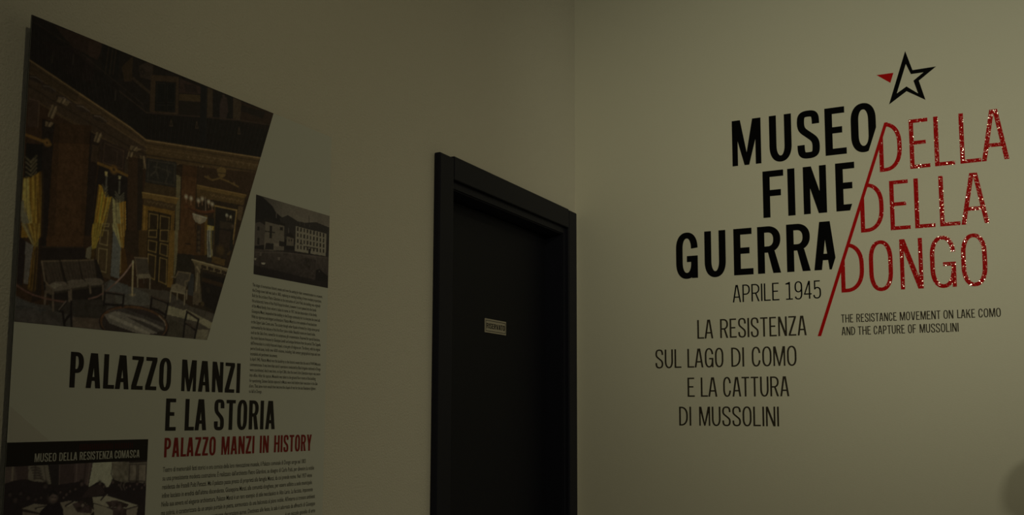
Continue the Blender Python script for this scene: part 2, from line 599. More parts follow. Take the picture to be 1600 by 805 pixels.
PRINT_CORNERS = {'big': [(-2.2647, 1.6439), (-1.8524, 1.645), (-1.6823, 2.1457), (-2.266, 2.1459)],
 'black': [(-2.2654, 1.4189), (-1.9879, 1.4182), (-1.9868, 1.456), (-2.2641, 1.4559)],
 'board': [(-2.266, 2.1459), (-1.4808, 2.1466), (-1.4817, 1.2777), (-2.2654, 1.3453)],
 'funeral': [(-2.2654, 1.4188), (-1.9879, 1.4182), (-1.9874, 1.3214), (-2.267, 1.3455)],
 'tri': [(-2.2637, 1.4566), (-2.1923, 1.4582), (-2.264, 1.512)],
 'village': [(-1.728, 1.7896), (-1.481, 1.7915), (-1.4803, 1.9586), (-1.7283, 1.9587)]}

# picture contents of the three prints: pieces in 0.1 mm on the panel face
BIG_PRINT = [
("p",[(-227,11485),(6536,14145),(6877,6221),(138,5857)],(0.075,0.048,0.043),1),
("p",[(218,11552),(6433,11636),(5984,10222),(2777,9923),(326,10573)],(0.035,0.028,0.034),1),
("p",[(757,11427),(1750,11467),(1634,11129),(1134,11188)],(0.08,0.048,0.048),1),
("p",[(536,11078),(1134,11188),(1577,11085),(1571,10673),(1081,10670)],(0.048,0.031,0.038),1),
("p",[(1705,11451),(2105,11467),(2076,10883),(1737,10905)],(0.025,0.023,0.03),1),
("l",[(1858,11439),(1811,10929)],(0.094,0.064,0.053),0.7,0.00208),
("l",[(1949,11471),(1902,10958)],(0.094,0.064,0.053),0.7,0.00208),
("l",[(2025,11497),(1977,10982)],(0.094,0.064,0.053),0.7,0.00208),
("p",[(2154,11171),(2393,11464),(2388,10981),(2231,10931)],(0.105,0.068,0.048),0.7),
("p",[(2532,11322),(2756,11477),(2873,11434),(2842,11150),(2576,11120)],(0.095,0.068,0.068),0.8),
("o",[(2619,11237)],(0.032,0.026,0.034),0.9,0.0076),
("o",[(2619,11237)],(0.117,0.083,0.079),0.8,0.0031),
("l",[(2417,11043),(2904,10869)],(0.116,0.082,0.068),0.7,0.00624),
("p",[(2820,11244),(3490,11416),(3512,10678),(2825,10539)],(0.11,0.073,0.058),1),
("p",[(2933,11162),(3425,11289),(3439,10700),(2944,10586)],(0.02,0.021,0.029),1),
("l",[(2972,11136),(3159,11186),(3172,10817),(2985,10770),(2972,11136)],(0.051,0.041,0.043),0.9,0.00139),
("l",[(2994,10724),(3181,10770),(3181,10654),(2994,10609),(2994,10724)],(0.051,0.041,0.043),0.9,0.00139),
("l",[(3217,11213),(3402,11262),(3415,10888),(3230,10842),(3217,11213)],(0.051,0.041,0.043),0.9,0.00139),
("l",[(3239,10795),(3424,10841),(3423,10723),(3239,10679),(3239,10795)],(0.051,0.041,0.043),0.9,0.00139),
("p",[(3517,11397),(4073,11399),(4054,11248),(3517,11109)],(0.085,0.052,0.057),1),
("p",[(3622,11331),(3915,11379),(3997,11246),(3666,11174)],(0.041,0.031,0.038),0.8),
("p",[(3518,11093),(4055,11226),(4062,11092),(3515,10959)],(0.128,0.087,0.058),1),
("p",[(3515,10951),(4062,11089),(4076,10808),(3511,10692)],(0.041,0.031,0.034),1),
("p",[(4236,11434),(4379,11441),(4400,10879),(4254,10849)],(0.116,0.082,0.068),1),
("p",[(4393,11395),(4953,11444),(4976,10971),(4432,10864)],(0.03,0.026,0.034),1),
("p",[(4614,11329),(4771,11405),(4826,11123),(4755,10910),(4596,10880),(4583,11142)],(0.095,0.064,0.073),0.9),
("o",[(4683,11394)],(0.129,0.088,0.098),0.8,0.0052),
("p",[(4953,11444),(5191,11439),(5181,11027),(4967,10989)],(0.122,0.087,0.074),1),
("p",[(5183,11422),(6169,11458),(6051,11032),(5204,10988)],(0.066,0.041,0.039),1),
("p",[(5187,11353),(5921,11419),(5839,11256),(5193,11227)],(0.032,0.028,0.034),0.8),
("p",[(2328,10649),(2760,10507),(4059,10783),(6089,11193),(5812,10411),(2788,10009),(2356,10155)],(0.027,0.023,0.03),0.72),
("l",[(2133,10722),(2760,10507),(3406,10648),(4285,10846),(5243,11044),(6113,11180)],(0.111,0.073,0.068),0.8,0.00208),
("l",[(2794,10500),(2794,10018)],(0.014,0.013,0.021),0.6,0.00173),
("l",[(2840,10510),(2837,10024)],(0.014,0.013,0.021),0.6,0.00173),
("l",[(2886,10519),(2880,10030)],(0.014,0.013,0.021),0.6,0.00173),
("l",[(2932,10528),(2923,10035)],(0.014,0.013,0.021),0.6,0.00173),
("l",[(2979,10538),(2966,10041)],(0.014,0.013,0.021),0.6,0.00173),
("l",[(3025,10547),(3010,10047)],(0.014,0.013,0.021),0.6,0.00173),
("l",[(3072,10557),(3054,10052)],(0.014,0.013,0.021),0.6,0.00173),
("l",[(3120,10566),(3098,10058)],(0.014,0.013,0.021),0.6,0.00173),
("l",[(3167,10576),(3142,10064)],(0.014,0.013,0.021),0.6,0.00173),
("l",[(3215,10585),(3187,10070)],(0.014,0.013,0.021),0.6,0.00173),
("l",[(3263,10595),(3231,10076)],(0.014,0.013,0.021),0.6,0.00173),
("l",[(3311,10605),(3276,10082)],(0.014,0.013,0.021),0.6,0.00173),
("l",[(3359,10614),(3321,10088)],(0.014,0.013,0.021),0.6,0.00173),
("l",[(3408,10624),(3366,10094)],(0.014,0.013,0.021),0.6,0.00173),
("l",[(3456,10634),(3412,10100)],(0.014,0.013,0.021),0.6,0.00173),
("l",[(3505,10644),(3457,10106)],(0.014,0.013,0.021),0.6,0.00173),
("l",[(3555,10654),(3503,10112)],(0.014,0.013,0.021),0.6,0.00173),
("l",[(3604,10664),(3549,10118)],(0.014,0.013,0.021),0.6,0.00173),
("l",[(3654,10674),(3595,10124)],(0.014,0.013,0.021),0.6,0.00173),
("l",[(3704,10684),(3642,10130)],(0.014,0.013,0.021),0.6,0.00173),
("l",[(3754,10694),(3688,10136)],(0.014,0.013,0.021),0.6,0.00173),
("l",[(3805,10704),(3735,10142)],(0.014,0.013,0.021),0.6,0.00173),
("l",[(3855,10714),(3782,10148)],(0.014,0.013,0.021),0.6,0.00173),
("l",[(3906,10725),(3830,10155)],(0.014,0.013,0.021),0.6,0.00173),
("l",[(3958,10735),(3877,10161)],(0.014,0.013,0.021),0.6,0.00173),
("l",[(4009,10745),(3925,10167)],(0.014,0.013,0.021),0.6,0.00173),
("l",[(4061,10756),(3973,10173)],(0.014,0.013,0.021),0.6,0.00173),
("l",[(4113,10766),(4021,10180)],(0.014,0.013,0.021),0.6,0.00173),
("l",[(4165,10777),(4069,10186)],(0.014,0.013,0.021),0.6,0.00173),
("l",[(4217,10787),(4118,10193)],(0.014,0.013,0.021),0.6,0.00173),
("l",[(4270,10798),(4166,10199)],(0.014,0.013,0.021),0.6,0.00173),
("l",[(4323,10809),(4215,10205)],(0.014,0.013,0.021),0.6,0.00173),
("l",[(4376,10819),(4265,10212)],(0.014,0.013,0.021),0.6,0.00173),
("l",[(4430,10830),(4314,10218)],(0.014,0.013,0.021),0.6,0.00173),
("l",[(4484,10841),(4364,10225)],(0.014,0.013,0.021),0.6,0.00173),
("l",[(4538,10852),(4414,10232)],(0.014,0.013,0.021),0.6,0.00173),
("l",[(4592,10863),(4464,10238)],(0.014,0.013,0.021),0.6,0.00173),
("l",[(4647,10874),(4514,10245)],(0.014,0.013,0.021),0.6,0.00173),
("l",[(4702,10885),(4565,10252)],(0.014,0.013,0.021),0.6,0.00173),
("l",[(4757,10896),(4616,10258)],(0.014,0.013,0.021),0.6,0.00173),
("l",[(4812,10907),(4667,10265)],(0.014,0.013,0.021),0.6,0.00173),
("l",[(4868,10918),(4718,10272)],(0.014,0.013,0.021),0.6,0.00173),
("l",[(4924,10930),(4770,10279)],(0.014,0.013,0.021),0.6,0.00173),
("l",[(4980,10941),(4822,10285)],(0.014,0.013,0.021),0.6,0.00173),
("l",[(5037,10953),(4874,10292)],(0.014,0.013,0.021),0.6,0.00173),
("l",[(5094,10964),(4926,10299)],(0.014,0.013,0.021),0.6,0.00173),
("l",[(5151,10976),(4979,10306)],(0.014,0.013,0.021),0.6,0.00173),
("l",[(5209,10987),(5031,10313)],(0.014,0.013,0.021),0.6,0.00173),
("l",[(5266,10999),(5085,10320)],(0.014,0.013,0.021),0.6,0.00173),
("l",[(5324,11010),(5138,10327)],(0.014,0.013,0.021),0.6,0.00173),
("l",[(5383,11022),(5191,10334)],(0.014,0.013,0.021),0.6,0.00173),
("l",[(5441,11034),(5245,10341)],(0.014,0.013,0.021),0.6,0.00173),
("l",[(5500,11046),(5299,10348)],(0.014,0.013,0.021),0.6,0.00173),
("l",[(5560,11058),(5354,10355)],(0.014,0.013,0.021),0.6,0.00173),
("l",[(5619,11070),(5408,10363)],(0.014,0.013,0.021),0.6,0.00173),
("l",[(5679,11082),(5463,10370)],(0.014,0.013,0.021),0.6,0.00173),
("l",[(5740,11094),(5518,10377)],(0.014,0.013,0.021),0.6,0.00173),
("l",[(5800,11106),(5574,10384)],(0.014,0.013,0.021),0.6,0.00173),
("l",[(5861,11119),(5630,10392)],(0.014,0.013,0.021),0.6,0.00173),
("l",[(5922,11131),(5686,10399)],(0.014,0.013,0.021),0.6,0.00173),
("l",[(5984,11143),(5742,10407)],(0.014,0.013,0.021),0.6,0.00173),
("l",[(6046,11156),(5798,10414)],(0.014,0.013,0.021),0.6,0.00173),
("l",[(2810,10505),(2810,10022)],(0.075,0.051,0.052),0.45,0.00104),
("l",[(2904,10524),(2898,10034)],(0.075,0.051,0.052),0.45,0.00104),
("l",[(2998,10543),(2986,10046)],(0.075,0.051,0.052),0.45,0.00104),
("l",[(3093,10562),(3075,10057)],(0.075,0.051,0.052),0.45,0.00104),
("l",[(3190,10581),(3164,10069)],(0.075,0.051,0.052),0.45,0.00104),
("l",[(3287,10601),(3255,10081)],(0.075,0.051,0.052),0.45,0.00104),
("l",[(3385,10621),(3346,10093)],(0.075,0.051,0.052),0.45,0.00104),
("l",[(3484,10641),(3438,10105)],(0.075,0.051,0.052),0.45,0.00104),
("l",[(3584,10661),(3531,10117)],(0.075,0.051,0.052),0.45,0.00104),
("l",[(3685,10681),(3625,10130)],(0.075,0.051,0.052),0.45,0.00104),
("l",[(3787,10702),(3720,10142)],(0.075,0.051,0.052),0.45,0.00104),
("l",[(3890,10722),(3815,10155)],(0.075,0.051,0.052),0.45,0.00104),
("l",[(3994,10743),(3911,10167)],(0.075,0.051,0.052),0.45,0.00104),
("l",[(4099,10765),(4009,10180)],(0.075,0.051,0.052),0.45,0.00104),
("l",[(4205,10786),(4107,10193)],(0.075,0.051,0.052),0.45,0.00104),
("l",[(4312,10808),(4206,10206)],(0.075,0.051,0.052),0.45,0.00104),
("l",[(4420,10829),(4306,10219)],(0.075,0.051,0.052),0.45,0.00104),
("l",[(4529,10851),(4407,10232)],(0.075,0.051,0.052),0.45,0.00104),
("l",[(4640,10874),(4509,10246)],(0.075,0.051,0.052),0.45,0.00104),
("l",[(4751,10896),(4612,10259)],(0.075,0.051,0.052),0.45,0.00104),
("l",[(4864,10919),(4716,10273)],(0.075,0.051,0.052),0.45,0.00104),
("l",[(4978,10942),(4820,10287)],(0.075,0.051,0.052),0.45,0.00104),
("l",[(5093,10965),(4926,10301)],(0.075,0.051,0.052),0.45,0.00104),
("l",[(5209,10988),(5033,10315)],(0.075,0.051,0.052),0.45,0.00104),
("l",[(5327,11012),(5141,10329)],(0.075,0.051,0.052),0.45,0.00104),
("l",[(5446,11036),(5250,10343)],(0.075,0.051,0.052),0.45,0.00104),
("l",[(5566,11060),(5360,10358)],(0.075,0.051,0.052),0.45,0.00104),
("l",[(5687,11085),(5471,10372)],(0.075,0.051,0.052),0.45,0.00104),
("l",[(5810,11109),(5584,10387)],(0.075,0.051,0.052),0.45,0.00104),
("l",[(5934,11134),(5697,10402)],(0.075,0.051,0.052),0.45,0.00104),
("l",[(6059,11160),(5811,10417)],(0.075,0.051,0.052),0.45,0.00104),
("l",[(373,11358),(400,10729)],(0.014,0.013,0.021),0.6,0.00243),
("l",[(410,11346),(440,10718)],(0.014,0.013,0.021),0.6,0.00243),
("l",[(446,11334),(479,10706)],(0.014,0.013,0.021),0.6,0.00243),
("l",[(483,11321),(519,10695)],(0.014,0.013,0.021),0.6,0.00243),
("l",[(520,11309),(560,10684)],(0.014,0.013,0.021),0.6,0.00243),
("l",[(557,11296),(600,10673)],(0.014,0.013,0.021),0.6,0.00243),
("l",[(594,11284),(640,10661)],(0.014,0.013,0.021),0.6,0.00243),
("l",[(632,11271),(681,10650)],(0.014,0.013,0.021),0.6,0.00243),
("l",[(669,11258),(722,10639)],(0.014,0.013,0.021),0.6,0.00243),
("l",[(707,11245),(763,10627)],(0.014,0.013,0.021),0.6,0.00243),
("l",[(745,11233),(804,10616)],(0.014,0.013,0.021),0.6,0.00243),
("l",[(783,11220),(846,10604)],(0.014,0.013,0.021),0.6,0.00243),
("l",[(821,11207),(887,10592)],(0.014,0.013,0.021),0.6,0.00243),
("l",[(859,11194),(929,10581)],(0.014,0.013,0.021),0.6,0.00243),
("l",[(898,11181),(971,10569)],(0.014,0.013,0.021),0.6,0.00243),
("l",[(936,11168),(1013,10557)],(0.014,0.013,0.021),0.6,0.00243),
("l",[(975,11155),(1055,10545)],(0.014,0.013,0.021),0.6,0.00243),
("l",[(1014,11142),(1098,10534)],(0.014,0.013,0.021),0.6,0.00243),
("l",[(1053,11128),(1141,10522)],(0.014,0.013,0.021),0.6,0.00243),
("l",[(1092,11115),(1183,10510)],(0.014,0.013,0.021),0.6,0.00243),
("l",[(1131,11102),(1226,10498)],(0.014,0.013,0.021),0.6,0.00243),
("l",[(1171,11088),(1270,10486)],(0.014,0.013,0.021),0.6,0.00243),
("l",[(1210,11075),(1313,10473)],(0.014,0.013,0.021),0.6,0.00243),
("l",[(1250,11061),(1357,10461)],(0.014,0.013,0.021),0.6,0.00243),
("l",[(1290,11048),(1401,10449)],(0.014,0.013,0.021),0.6,0.00243),
("l",[(1330,11034),(1445,10437)],(0.014,0.013,0.021),0.6,0.00243),
("l",[(1371,11021),(1489,10424)],(0.014,0.013,0.021),0.6,0.00243),
("l",[(1411,11007),(1533,10412)],(0.014,0.013,0.021),0.6,0.00243),
("l",[(1452,10993),(1578,10399)],(0.014,0.013,0.021),0.6,0.00243),
("l",[(1493,10979),(1623,10387)],(0.014,0.013,0.021),0.6,0.00243),
("l",[(1534,10965),(1668,10374)],(0.014,0.013,0.021),0.6,0.00243),
("l",[(1575,10952),(1713,10362)],(0.014,0.013,0.021),0.6,0.00243),
("l",[(1616,10938),(1759,10349)],(0.014,0.013,0.021),0.6,0.00243),
("l",[(1658,10923),(1804,10336)],(0.014,0.013,0.021),0.6,0.00243),
("l",[(1699,10909),(1850,10323)],(0.014,0.013,0.021),0.6,0.00243),
("l",[(1741,10895),(1896,10310)],(0.014,0.013,0.021),0.6,0.00243),
("l",[(1783,10881),(1943,10298)],(0.014,0.013,0.021),0.6,0.00243),
("l",[(1825,10867),(1989,10285)],(0.014,0.013,0.021),0.6,0.00243),
("l",[(1868,10852),(2036,10271)],(0.014,0.013,0.021),0.6,0.00243),
("l",[(1910,10838),(2083,10258)],(0.014,0.013,0.021),0.6,0.00243),
("l",[(1953,10823),(2130,10245)],(0.014,0.013,0.021),0.6,0.00243),
("l",[(1996,10809),(2177,10232)],(0.014,0.013,0.021),0.6,0.00243),
("l",[(2039,10794),(2225,10219)],(0.014,0.013,0.021),0.6,0.00243),
("l",[(2082,10780),(2273,10205)],(0.014,0.013,0.021),0.6,0.00243),
("l",[(391,11292),(413,10733)],(0.067,0.051,0.057),0.5,0.00104),
("l",[(465,11268),(494,10710)],(0.067,0.051,0.057),0.5,0.00104),
("l",[(540,11243),(575,10687)],(0.067,0.051,0.057),0.5,0.00104),
("l",[(615,11217),(658,10663)],(0.067,0.051,0.057),0.5,0.00104),
("l",[(691,11192),(741,10640)],(0.067,0.051,0.057),0.5,0.00104),
("l",[(768,11167),(824,10616)],(0.067,0.051,0.057),0.5,0.00104),
("l",[(845,11141),(909,10592)],(0.067,0.051,0.057),0.5,0.00104),
("l",[(923,11115),(994,10568)],(0.067,0.051,0.057),0.5,0.00104),
("l",[(1002,11089),(1080,10544)],(0.067,0.051,0.057),0.5,0.00104),
("l",[(1081,11062),(1167,10519)],(0.067,0.051,0.057),0.5,0.00104),
("l",[(1161,11036),(1254,10494)],(0.067,0.051,0.057),0.5,0.00104),
("l",[(1242,11009),(1343,10469)],(0.067,0.051,0.057),0.5,0.00104),
("l",[(1323,10982),(1432,10444)],(0.067,0.051,0.057),0.5,0.00104),
("l",[(1405,10955),(1522,10418)],(0.067,0.051,0.057),0.5,0.00104),
("l",[(1487,10927),(1613,10392)],(0.067,0.051,0.057),0.5,0.00104),
("l",[(1571,10899),(1704,10366)],(0.067,0.051,0.057),0.5,0.00104),
("l",[(1655,10872),(1797,10340)],(0.067,0.051,0.057),0.5,0.00104),
("l",[(1739,10843),(1890,10314)],(0.067,0.051,0.057),0.5,0.00104),
("l",[(1825,10815),(1985,10287)],(0.067,0.051,0.057),0.5,0.00104),
("l",[(1911,10786),(2080,10260)],(0.067,0.051,0.057),0.5,0.00104),
("l",[(1998,10757),(2176,10233)],(0.067,0.051,0.057),0.5,0.00104),
("l",[(2085,10728),(2273,10205)],(0.067,0.051,0.057),0.5,0.00104),
("l",[(3341,10533),(3320,10408),(3382,10425),(3341,10533)],(0.183,0.123,0.1),0.8,0.00139),
("l",[(3989,10670),(3966,10540),(4032,10558),(3989,10670)],(0.183,0.123,0.1),0.8,0.00139),
("l",[(5147,10867),(5120,10730),(5194,10750),(5147,10867)],(0.183,0.123,0.1),0.8,0.00139),
("l",[(1156,11070),(1149,10892)],(0.129,0.098,0.092),0.6,0.00208),
("l",[(2055,10719),(2047,10534)],(0.129,0.098,0.092),0.6,0.00208),
("l",[(759,10959),(753,10786)],(0.129,0.098,0.092),0.6,0.00208),
("l",[(348,11349),(1134,11200),(2078,10857),(2669,10637)],(0.071,0.051,0.052),0.8,0.00208),
("p",[(4055,11437),(4216,11437),(4256,10266),(4176,9982),(4085,10280)],(0.027,0.026,0.038),1),
("l",[(4210,11412),(4242,10320)],(0.059,0.051,0.066),0.8,0.00139),
("p",[(353,10701),(2400,10134),(2772,9999),(2794,9604),(2245,9614),(357,10081)],(0.168,0.11,0.075),1),
("p",[(356,10465),(2781,9841),(2794,9604),(356,10102)],(0.116,0.077,0.063),1),
("p",[(2772,9999),(5811,10396),(5678,10015),(2793,9628)],(0.19,0.122,0.071),1),
("l",[(342,10695),(2400,10134),(2773,9994),(5817,10390)],(0.497,0.345,0.201),1,0.00248),
("l",[(346,10632),(2404,10064),(2776,9935),(5801,10318)],(0.084,0.059,0.048),0.7,0.00217),
("l",[(343,10492),(2396,9956),(2780,9864),(5766,10227)],(0.328,0.221,0.134),0.6,0.00171),
("l",[(346,10269),(2377,9787),(2788,9722),(5714,10077)],(0.058,0.041,0.039),0.7,0.0031),
("p",[(314,10449),(468,10482),(632,10405),(528,10361),(344,10375)],(0.067,0.048,0.052),0.7),
("l",[(367,10430),(470,10449),(591,10410)],(0.399,0.312,0.3),0.6,0.00173),
("p",[(567,10373),(725,10405),(894,10327),(787,10283),(598,10298)],(0.067,0.048,0.052),0.7),
("l",[(621,10354),(728,10372),(852,10332)],(0.399,0.312,0.3),0.6,0.00173),
("p",[(856,10267),(1020,10299),(1193,10219),(1083,10174),(888,10191)],(0.067,0.048,0.052),0.7),
("l",[(912,10247),(1022,10265),(1150,10224)],(0.399,0.312,0.3),0.6,0.00173),
("p",[(1221,10227),(1391,10259),(1571,10177),(1457,10132),(1254,10149)],(0.067,0.048,0.052),0.7),
("l",[(1279,10207),(1393,10225),(1527,10182)],(0.399,0.312,0.3),0.6,0.00173),
("p",[(1573,10152),(1749,10184),(1936,10100),(1817,10054),(1607,10073)],(0.067,0.048,0.052),0.7),
("l",[(1633,10131),(1752,10149),(1890,10105)],(0.399,0.312,0.3),0.6,0.00173),
("l",[(2603,9783),(2642,9771),(2674,9800)],(0.349,0.24,0.151),0.6,0.00139),
("l",[(2740,9800),(2780,9788),(2812,9817)],(0.349,0.24,0.151),0.6,0.00139),
("l",[(2878,9816),(2919,9805),(2951,9834)],(0.349,0.24,0.151),0.6,0.00139),
("l",[(3019,9834),(3061,9822),(3093,9852)],(0.349,0.24,0.151),0.6,0.00139),
("l",[(3162,9851),(3204,9839),(3237,9869)],(0.349,0.24,0.151),0.6,0.00139),
("l",[(3307,9869),(3350,9857),(3383,9887)],(0.349,0.24,0.151),0.6,0.00139),
("l",[(3454,9887),(3497,9875),(3531,9905)],(0.349,0.24,0.151),0.6,0.00139),
("l",[(3603,9905),(3647,9893),(3681,9924)],(0.349,0.24,0.151),0.6,0.00139),
("l",[(3754,9923),(3799,9911),(3834,9942)],(0.349,0.24,0.151),0.6,0.00139),
("l",[(3908,9942),(3953,9930),(3988,9961)],(0.349,0.24,0.151),0.6,0.00139),
("l",[(4063,9961),(4109,9949),(4145,9981)],(0.349,0.24,0.151),0.6,0.00139),
("l",[(4221,9980),(4268,9968),(4305,10000)],(0.349,0.24,0.151),0.6,0.00139),
("l",[(4382,10000),(4429,9988),(4466,10020)],(0.349,0.24,0.151),0.6,0.00139),
("l",[(4294,10062),(4349,10029),(4370,10075)],(0.372,0.269,0.169),0.7,0.00139),
("l",[(4448,10079),(4504,10046),(4525,10092)],(0.372,0.269,0.169),0.7,0.00139),
("l",[(4604,10096),(4661,10063),(4682,10109)],(0.372,0.269,0.169),0.7,0.00139),
("l",[(4762,10114),(4820,10080),(4842,10127)],(0.372,0.269,0.169),0.7,0.00139),
("l",[(4923,10131),(4982,10098),(5004,10145)],(0.372,0.269,0.169),0.7,0.00139),
("l",[(5086,10149),(5146,10116),(5168,10163)],(0.372,0.269,0.169),0.7,0.00139),
("l",[(5251,10168),(5312,10134),(5335,10181)],(0.372,0.269,0.169),0.7,0.00139),
("l",[(5419,10186),(5481,10152),(5504,10200)],(0.372,0.269,0.169),0.7,0.00139),
("l",[(5590,10205),(5652,10171),(5676,10219)],(0.372,0.269,0.169),0.7,0.00139),
("p",[(357,10081),(2246,9591),(2796,9581),(2943,6936),(304,6670)],(0.094,0.052,0.04),1),
("p",[(847,9789),(1587,9941),(1573,8957),(1542,8008),(843,7892)],(0.16,0.083,0.05),1),
("p",[(819,8111),(1544,8241),(1542,7833),(831,7722)],(0.16,0.083,0.05),1),
("n",[(847,9789),(1587,9941),(1573,8957),(1542,8008),(843,7892)],0.28,0.006),
("p",[(631,9802),(860,9793),(843,7892),(686,7866)],(0.041,0.029,0.034),1),
("p",[(708,8091),(832,8113),(833,7488),(746,7476)],(0.041,0.029,0.034),1),
("p",[(1564,9834),(1775,9788),(1672,8030),(1557,8011)],(0.051,0.034,0.038),1),
("p",[(745,7702),(1569,7826),(1624,7602),(759,7477)],(0.044,0.031,0.038),1),
("l",[(757,7699),(1556,7819)],(0.128,0.082,0.063),0.7,0.00164),
("p",[(363,10083),(585,10089),(573,9642),(369,9587)],(0.11,0.068,0.063),1),
("l",[(385,10066),(560,10070),(560,9639)],(0.249,0.164,0.131),0.7,0.00173),
("p",[(1775,9775),(2382,9709),(2372,9327),(1772,9329)],(0.08,0.052,0.052),1),
("l",[(1870,9710),(2289,9673),(2277,9344),(1860,9363),(1870,9710)],(0.183,0.116,0.094),0.7,0.00173),
("l",[(2026,9646),(2151,9626),(2147,9418)],(0.154,0.104,0.093),0.6,0.00277),
("p",[(1695,9868),(1817,9837),(1751,9680),(1638,9676)],(0.308,0.23,0.167),1),
("l",[(1744,9856),(1683,9678)],(0.067,0.048,0.047),0.8,0.00208),
("l",[(1785,9859),(1724,9688)],(0.615,0.474,0.361),0.8,0.00173),
("p",[(2405,9701),(2497,9671),(2424,9535),(2354,9545)],(0.308,0.23,0.167),1),
("l",[(2442,9689),(2382,9541)],(0.067,0.048,0.047),0.8,0.00208),
("l",[(2487,9692),(2426,9551)],(0.615,0.474,0.361),0.8,0.00173),
("p",[(799,10092),(903,10043),(828,9844),(724,9871)],(0.308,0.23,0.167),1),
("l",[(840,10072),(765,9860)],(0.067,0.048,0.047),0.8,0.00208),
("l",[(878,10076),(802,9871)],(0.615,0.474,0.361),0.8,0.00173),
("p",[(912,10252),(1136,10227),(1085,10150),(876,10163)],(0.308,0.23,0.167),1),
("l",[(1001,10242),(959,10158)],(0.067,0.048,0.047),0.8,0.00208),
("l",[(1040,10246),(997,10169)],(0.615,0.474,0.361),0.8,0.00173),
("p",[(699,9773),(847,9789),(790,9701),(691,9698)],(0.308,0.23,0.167),1),
("l",[(758,9779),(730,9699)],(0.067,0.048,0.047),0.8,0.00208),
("l",[(796,9782),(767,9709)],(0.615,0.474,0.361),0.8,0.00173),
("p",[(2647,9684),(2760,9679),(2797,9480),(2721,9435)],(0.308,0.23,0.167),1),
("l",[(2692,9682),(2751,9453)],(0.067,0.048,0.047),0.8,0.00208),
("l",[(2738,9685),(2797,9463)],(0.615,0.474,0.361),0.8,0.00173),
("p",[(3474,9724),(3570,9719),(3629,9560),(3538,9518)],(0.308,0.23,0.167),1),
("l",[(3512,9722),(3574,9535)],(0.067,0.048,0.047),0.8,0.00208),
("l",[(3562,9726),(3624,9546)],(0.615,0.474,0.361),0.8,0.00173),
("p",[(4101,9837),(4207,9839),(4234,9605),(4152,9578)],(0.308,0.23,0.167),1),
("l",[(4143,9838),(4185,9589)],(0.067,0.048,0.047),0.8,0.00208),
("l",[(4196,9842),(4237,9601)],(0.615,0.474,0.361),0.8,0.00173),
("p",[(5216,9903),(5350,9912),(5379,9639),(5246,9625)],(0.308,0.23,0.167),1),
("l",[(5269,9907),(5299,9631)],(0.067,0.048,0.047),0.8,0.00208),
("l",[(5328,9911),(5357,9643)],(0.615,0.474,0.361),0.8,0.00173),
("p",[(2439,9818),(2667,9795),(2573,9732),(2412,9732)],(0.308,0.23,0.167),1),
("l",[(2530,9809),(2476,9732)],(0.067,0.048,0.047),0.8,0.00208),
("l",[(2575,9812),(2521,9743)],(0.615,0.474,0.361),0.8,0.00173),
("p",[(2383,9672),(2495,9686),(2424,9524),(2392,9517)],(0.308,0.23,0.167),1),
("l",[(2428,9678),(2405,9520)],(0.067,0.048,0.047),0.8,0.00208),
("l",[(2472,9681),(2449,9530)],(0.615,0.474,0.361),0.8,0.00173),
("p",[(1621,9621),(1754,9629),(1742,9322),(1610,9316)],(0.128,0.082,0.063),0.8),
("p",[(2330,9513),(2425,9522),(2392,9266),(2328,9277)],(0.128,0.093,0.074),0.8),
("l",[(366,9457),(654,9436),(807,9415)],(0.347,0.196,0.07),1,0.00485),
("o",[(742,9428)],(0.441,0.25,0.089),1,0.0083),
("o",[(742,9428)],(0.116,0.068,0.04),1,0.0031),
("p",[(366,9327),(657,9377),(687,8907),(369,8718)],(0.03,0.026,0.034),1),
("l",[(381,9095),(470,9034),(566,9164)],(0.398,0.332,0.23),0.5,0.00347),
("l",[(386,9017),(474,8965),(570,9098)],(0.398,0.332,0.23),0.5,0.00312),
("l",[(391,8938),(478,8895),(574,9033)],(0.398,0.332,0.23),0.5,0.00277),
("l",[(396,8860),(483,8825),(578,8967)],(0.398,0.332,0.23),0.5,0.00243),
("l",[(401,8781),(487,8756),(582,8902)],(0.398,0.332,0.23),0.5,0.00208),
("p",[(367,8753),(498,8793),(666,8938),(710,8579),(713,8106),(727,7849),(382,7792),(351,8365)],(0.548,0.321,0.072),1),
("p",[(360,8739),(448,8770),(492,8393),(609,7853),(527,7839),(356,8366)],(0.9,0.741,0.294),1),
("l",[(525,8776),(580,8316),(648,7859)],(0.9,0.639,0.141),0.7,0.00347),
("l",[(575,8810),(639,8281),(686,7866)],(0.229,0.122,0.04),0.8,0.00347),
("l",[(653,8899),(704,8340),(712,7870)],(0.139,0.06,0.029),0.8,0.00485),
("p",[(346,8364),(373,8416),(569,7869),(508,7813),(352,8064)],(0.401,0.38,0.327),1),
("p",[(360,8007),(575,8056),(684,8076),(722,7871),(621,7700)],(0.52,0.3,0.071),1),
("p",[(365,8008),(467,8026),(593,7761),(611,7676)],(0.449,0.405,0.303),0.8),
("l",[(503,8032),(628,7789)],(0.9,0.606,0.154),0.7,0.00295),
("p",[(461,7740),(610,7687),(591,7607),(553,7055),(468,7066)],(0.312,0.29,0.323),1),
("p",[(324,7827),(461,7740),(447,7020),(350,7052)],(0.048,0.034,0.047),1),
("p",[(598,7685),(699,7712),(714,7008),(670,6937),(533,6987),(575,7473)],(0.197,0.116,0.043),1),
("l",[(623,7678),(625,7326),(656,6958)],(0.608,0.38,0.114),0.8,0.00164),
("l",[(587,7475),(571,7035)],(0.467,0.269,0.085),0.7,0.00229),
("p",[(627,7613),(746,7875),(799,6842),(631,6780)],(0.047,0.031,0.034),0.85),
("l",[(371,8747),(383,8479),(411,8214)],(0.9,0.64,0.172),0.45,0.00208),
("l",[(408,8766),(428,8470),(448,8174)],(0.196,0.104,0.031),0.45,0.00208),
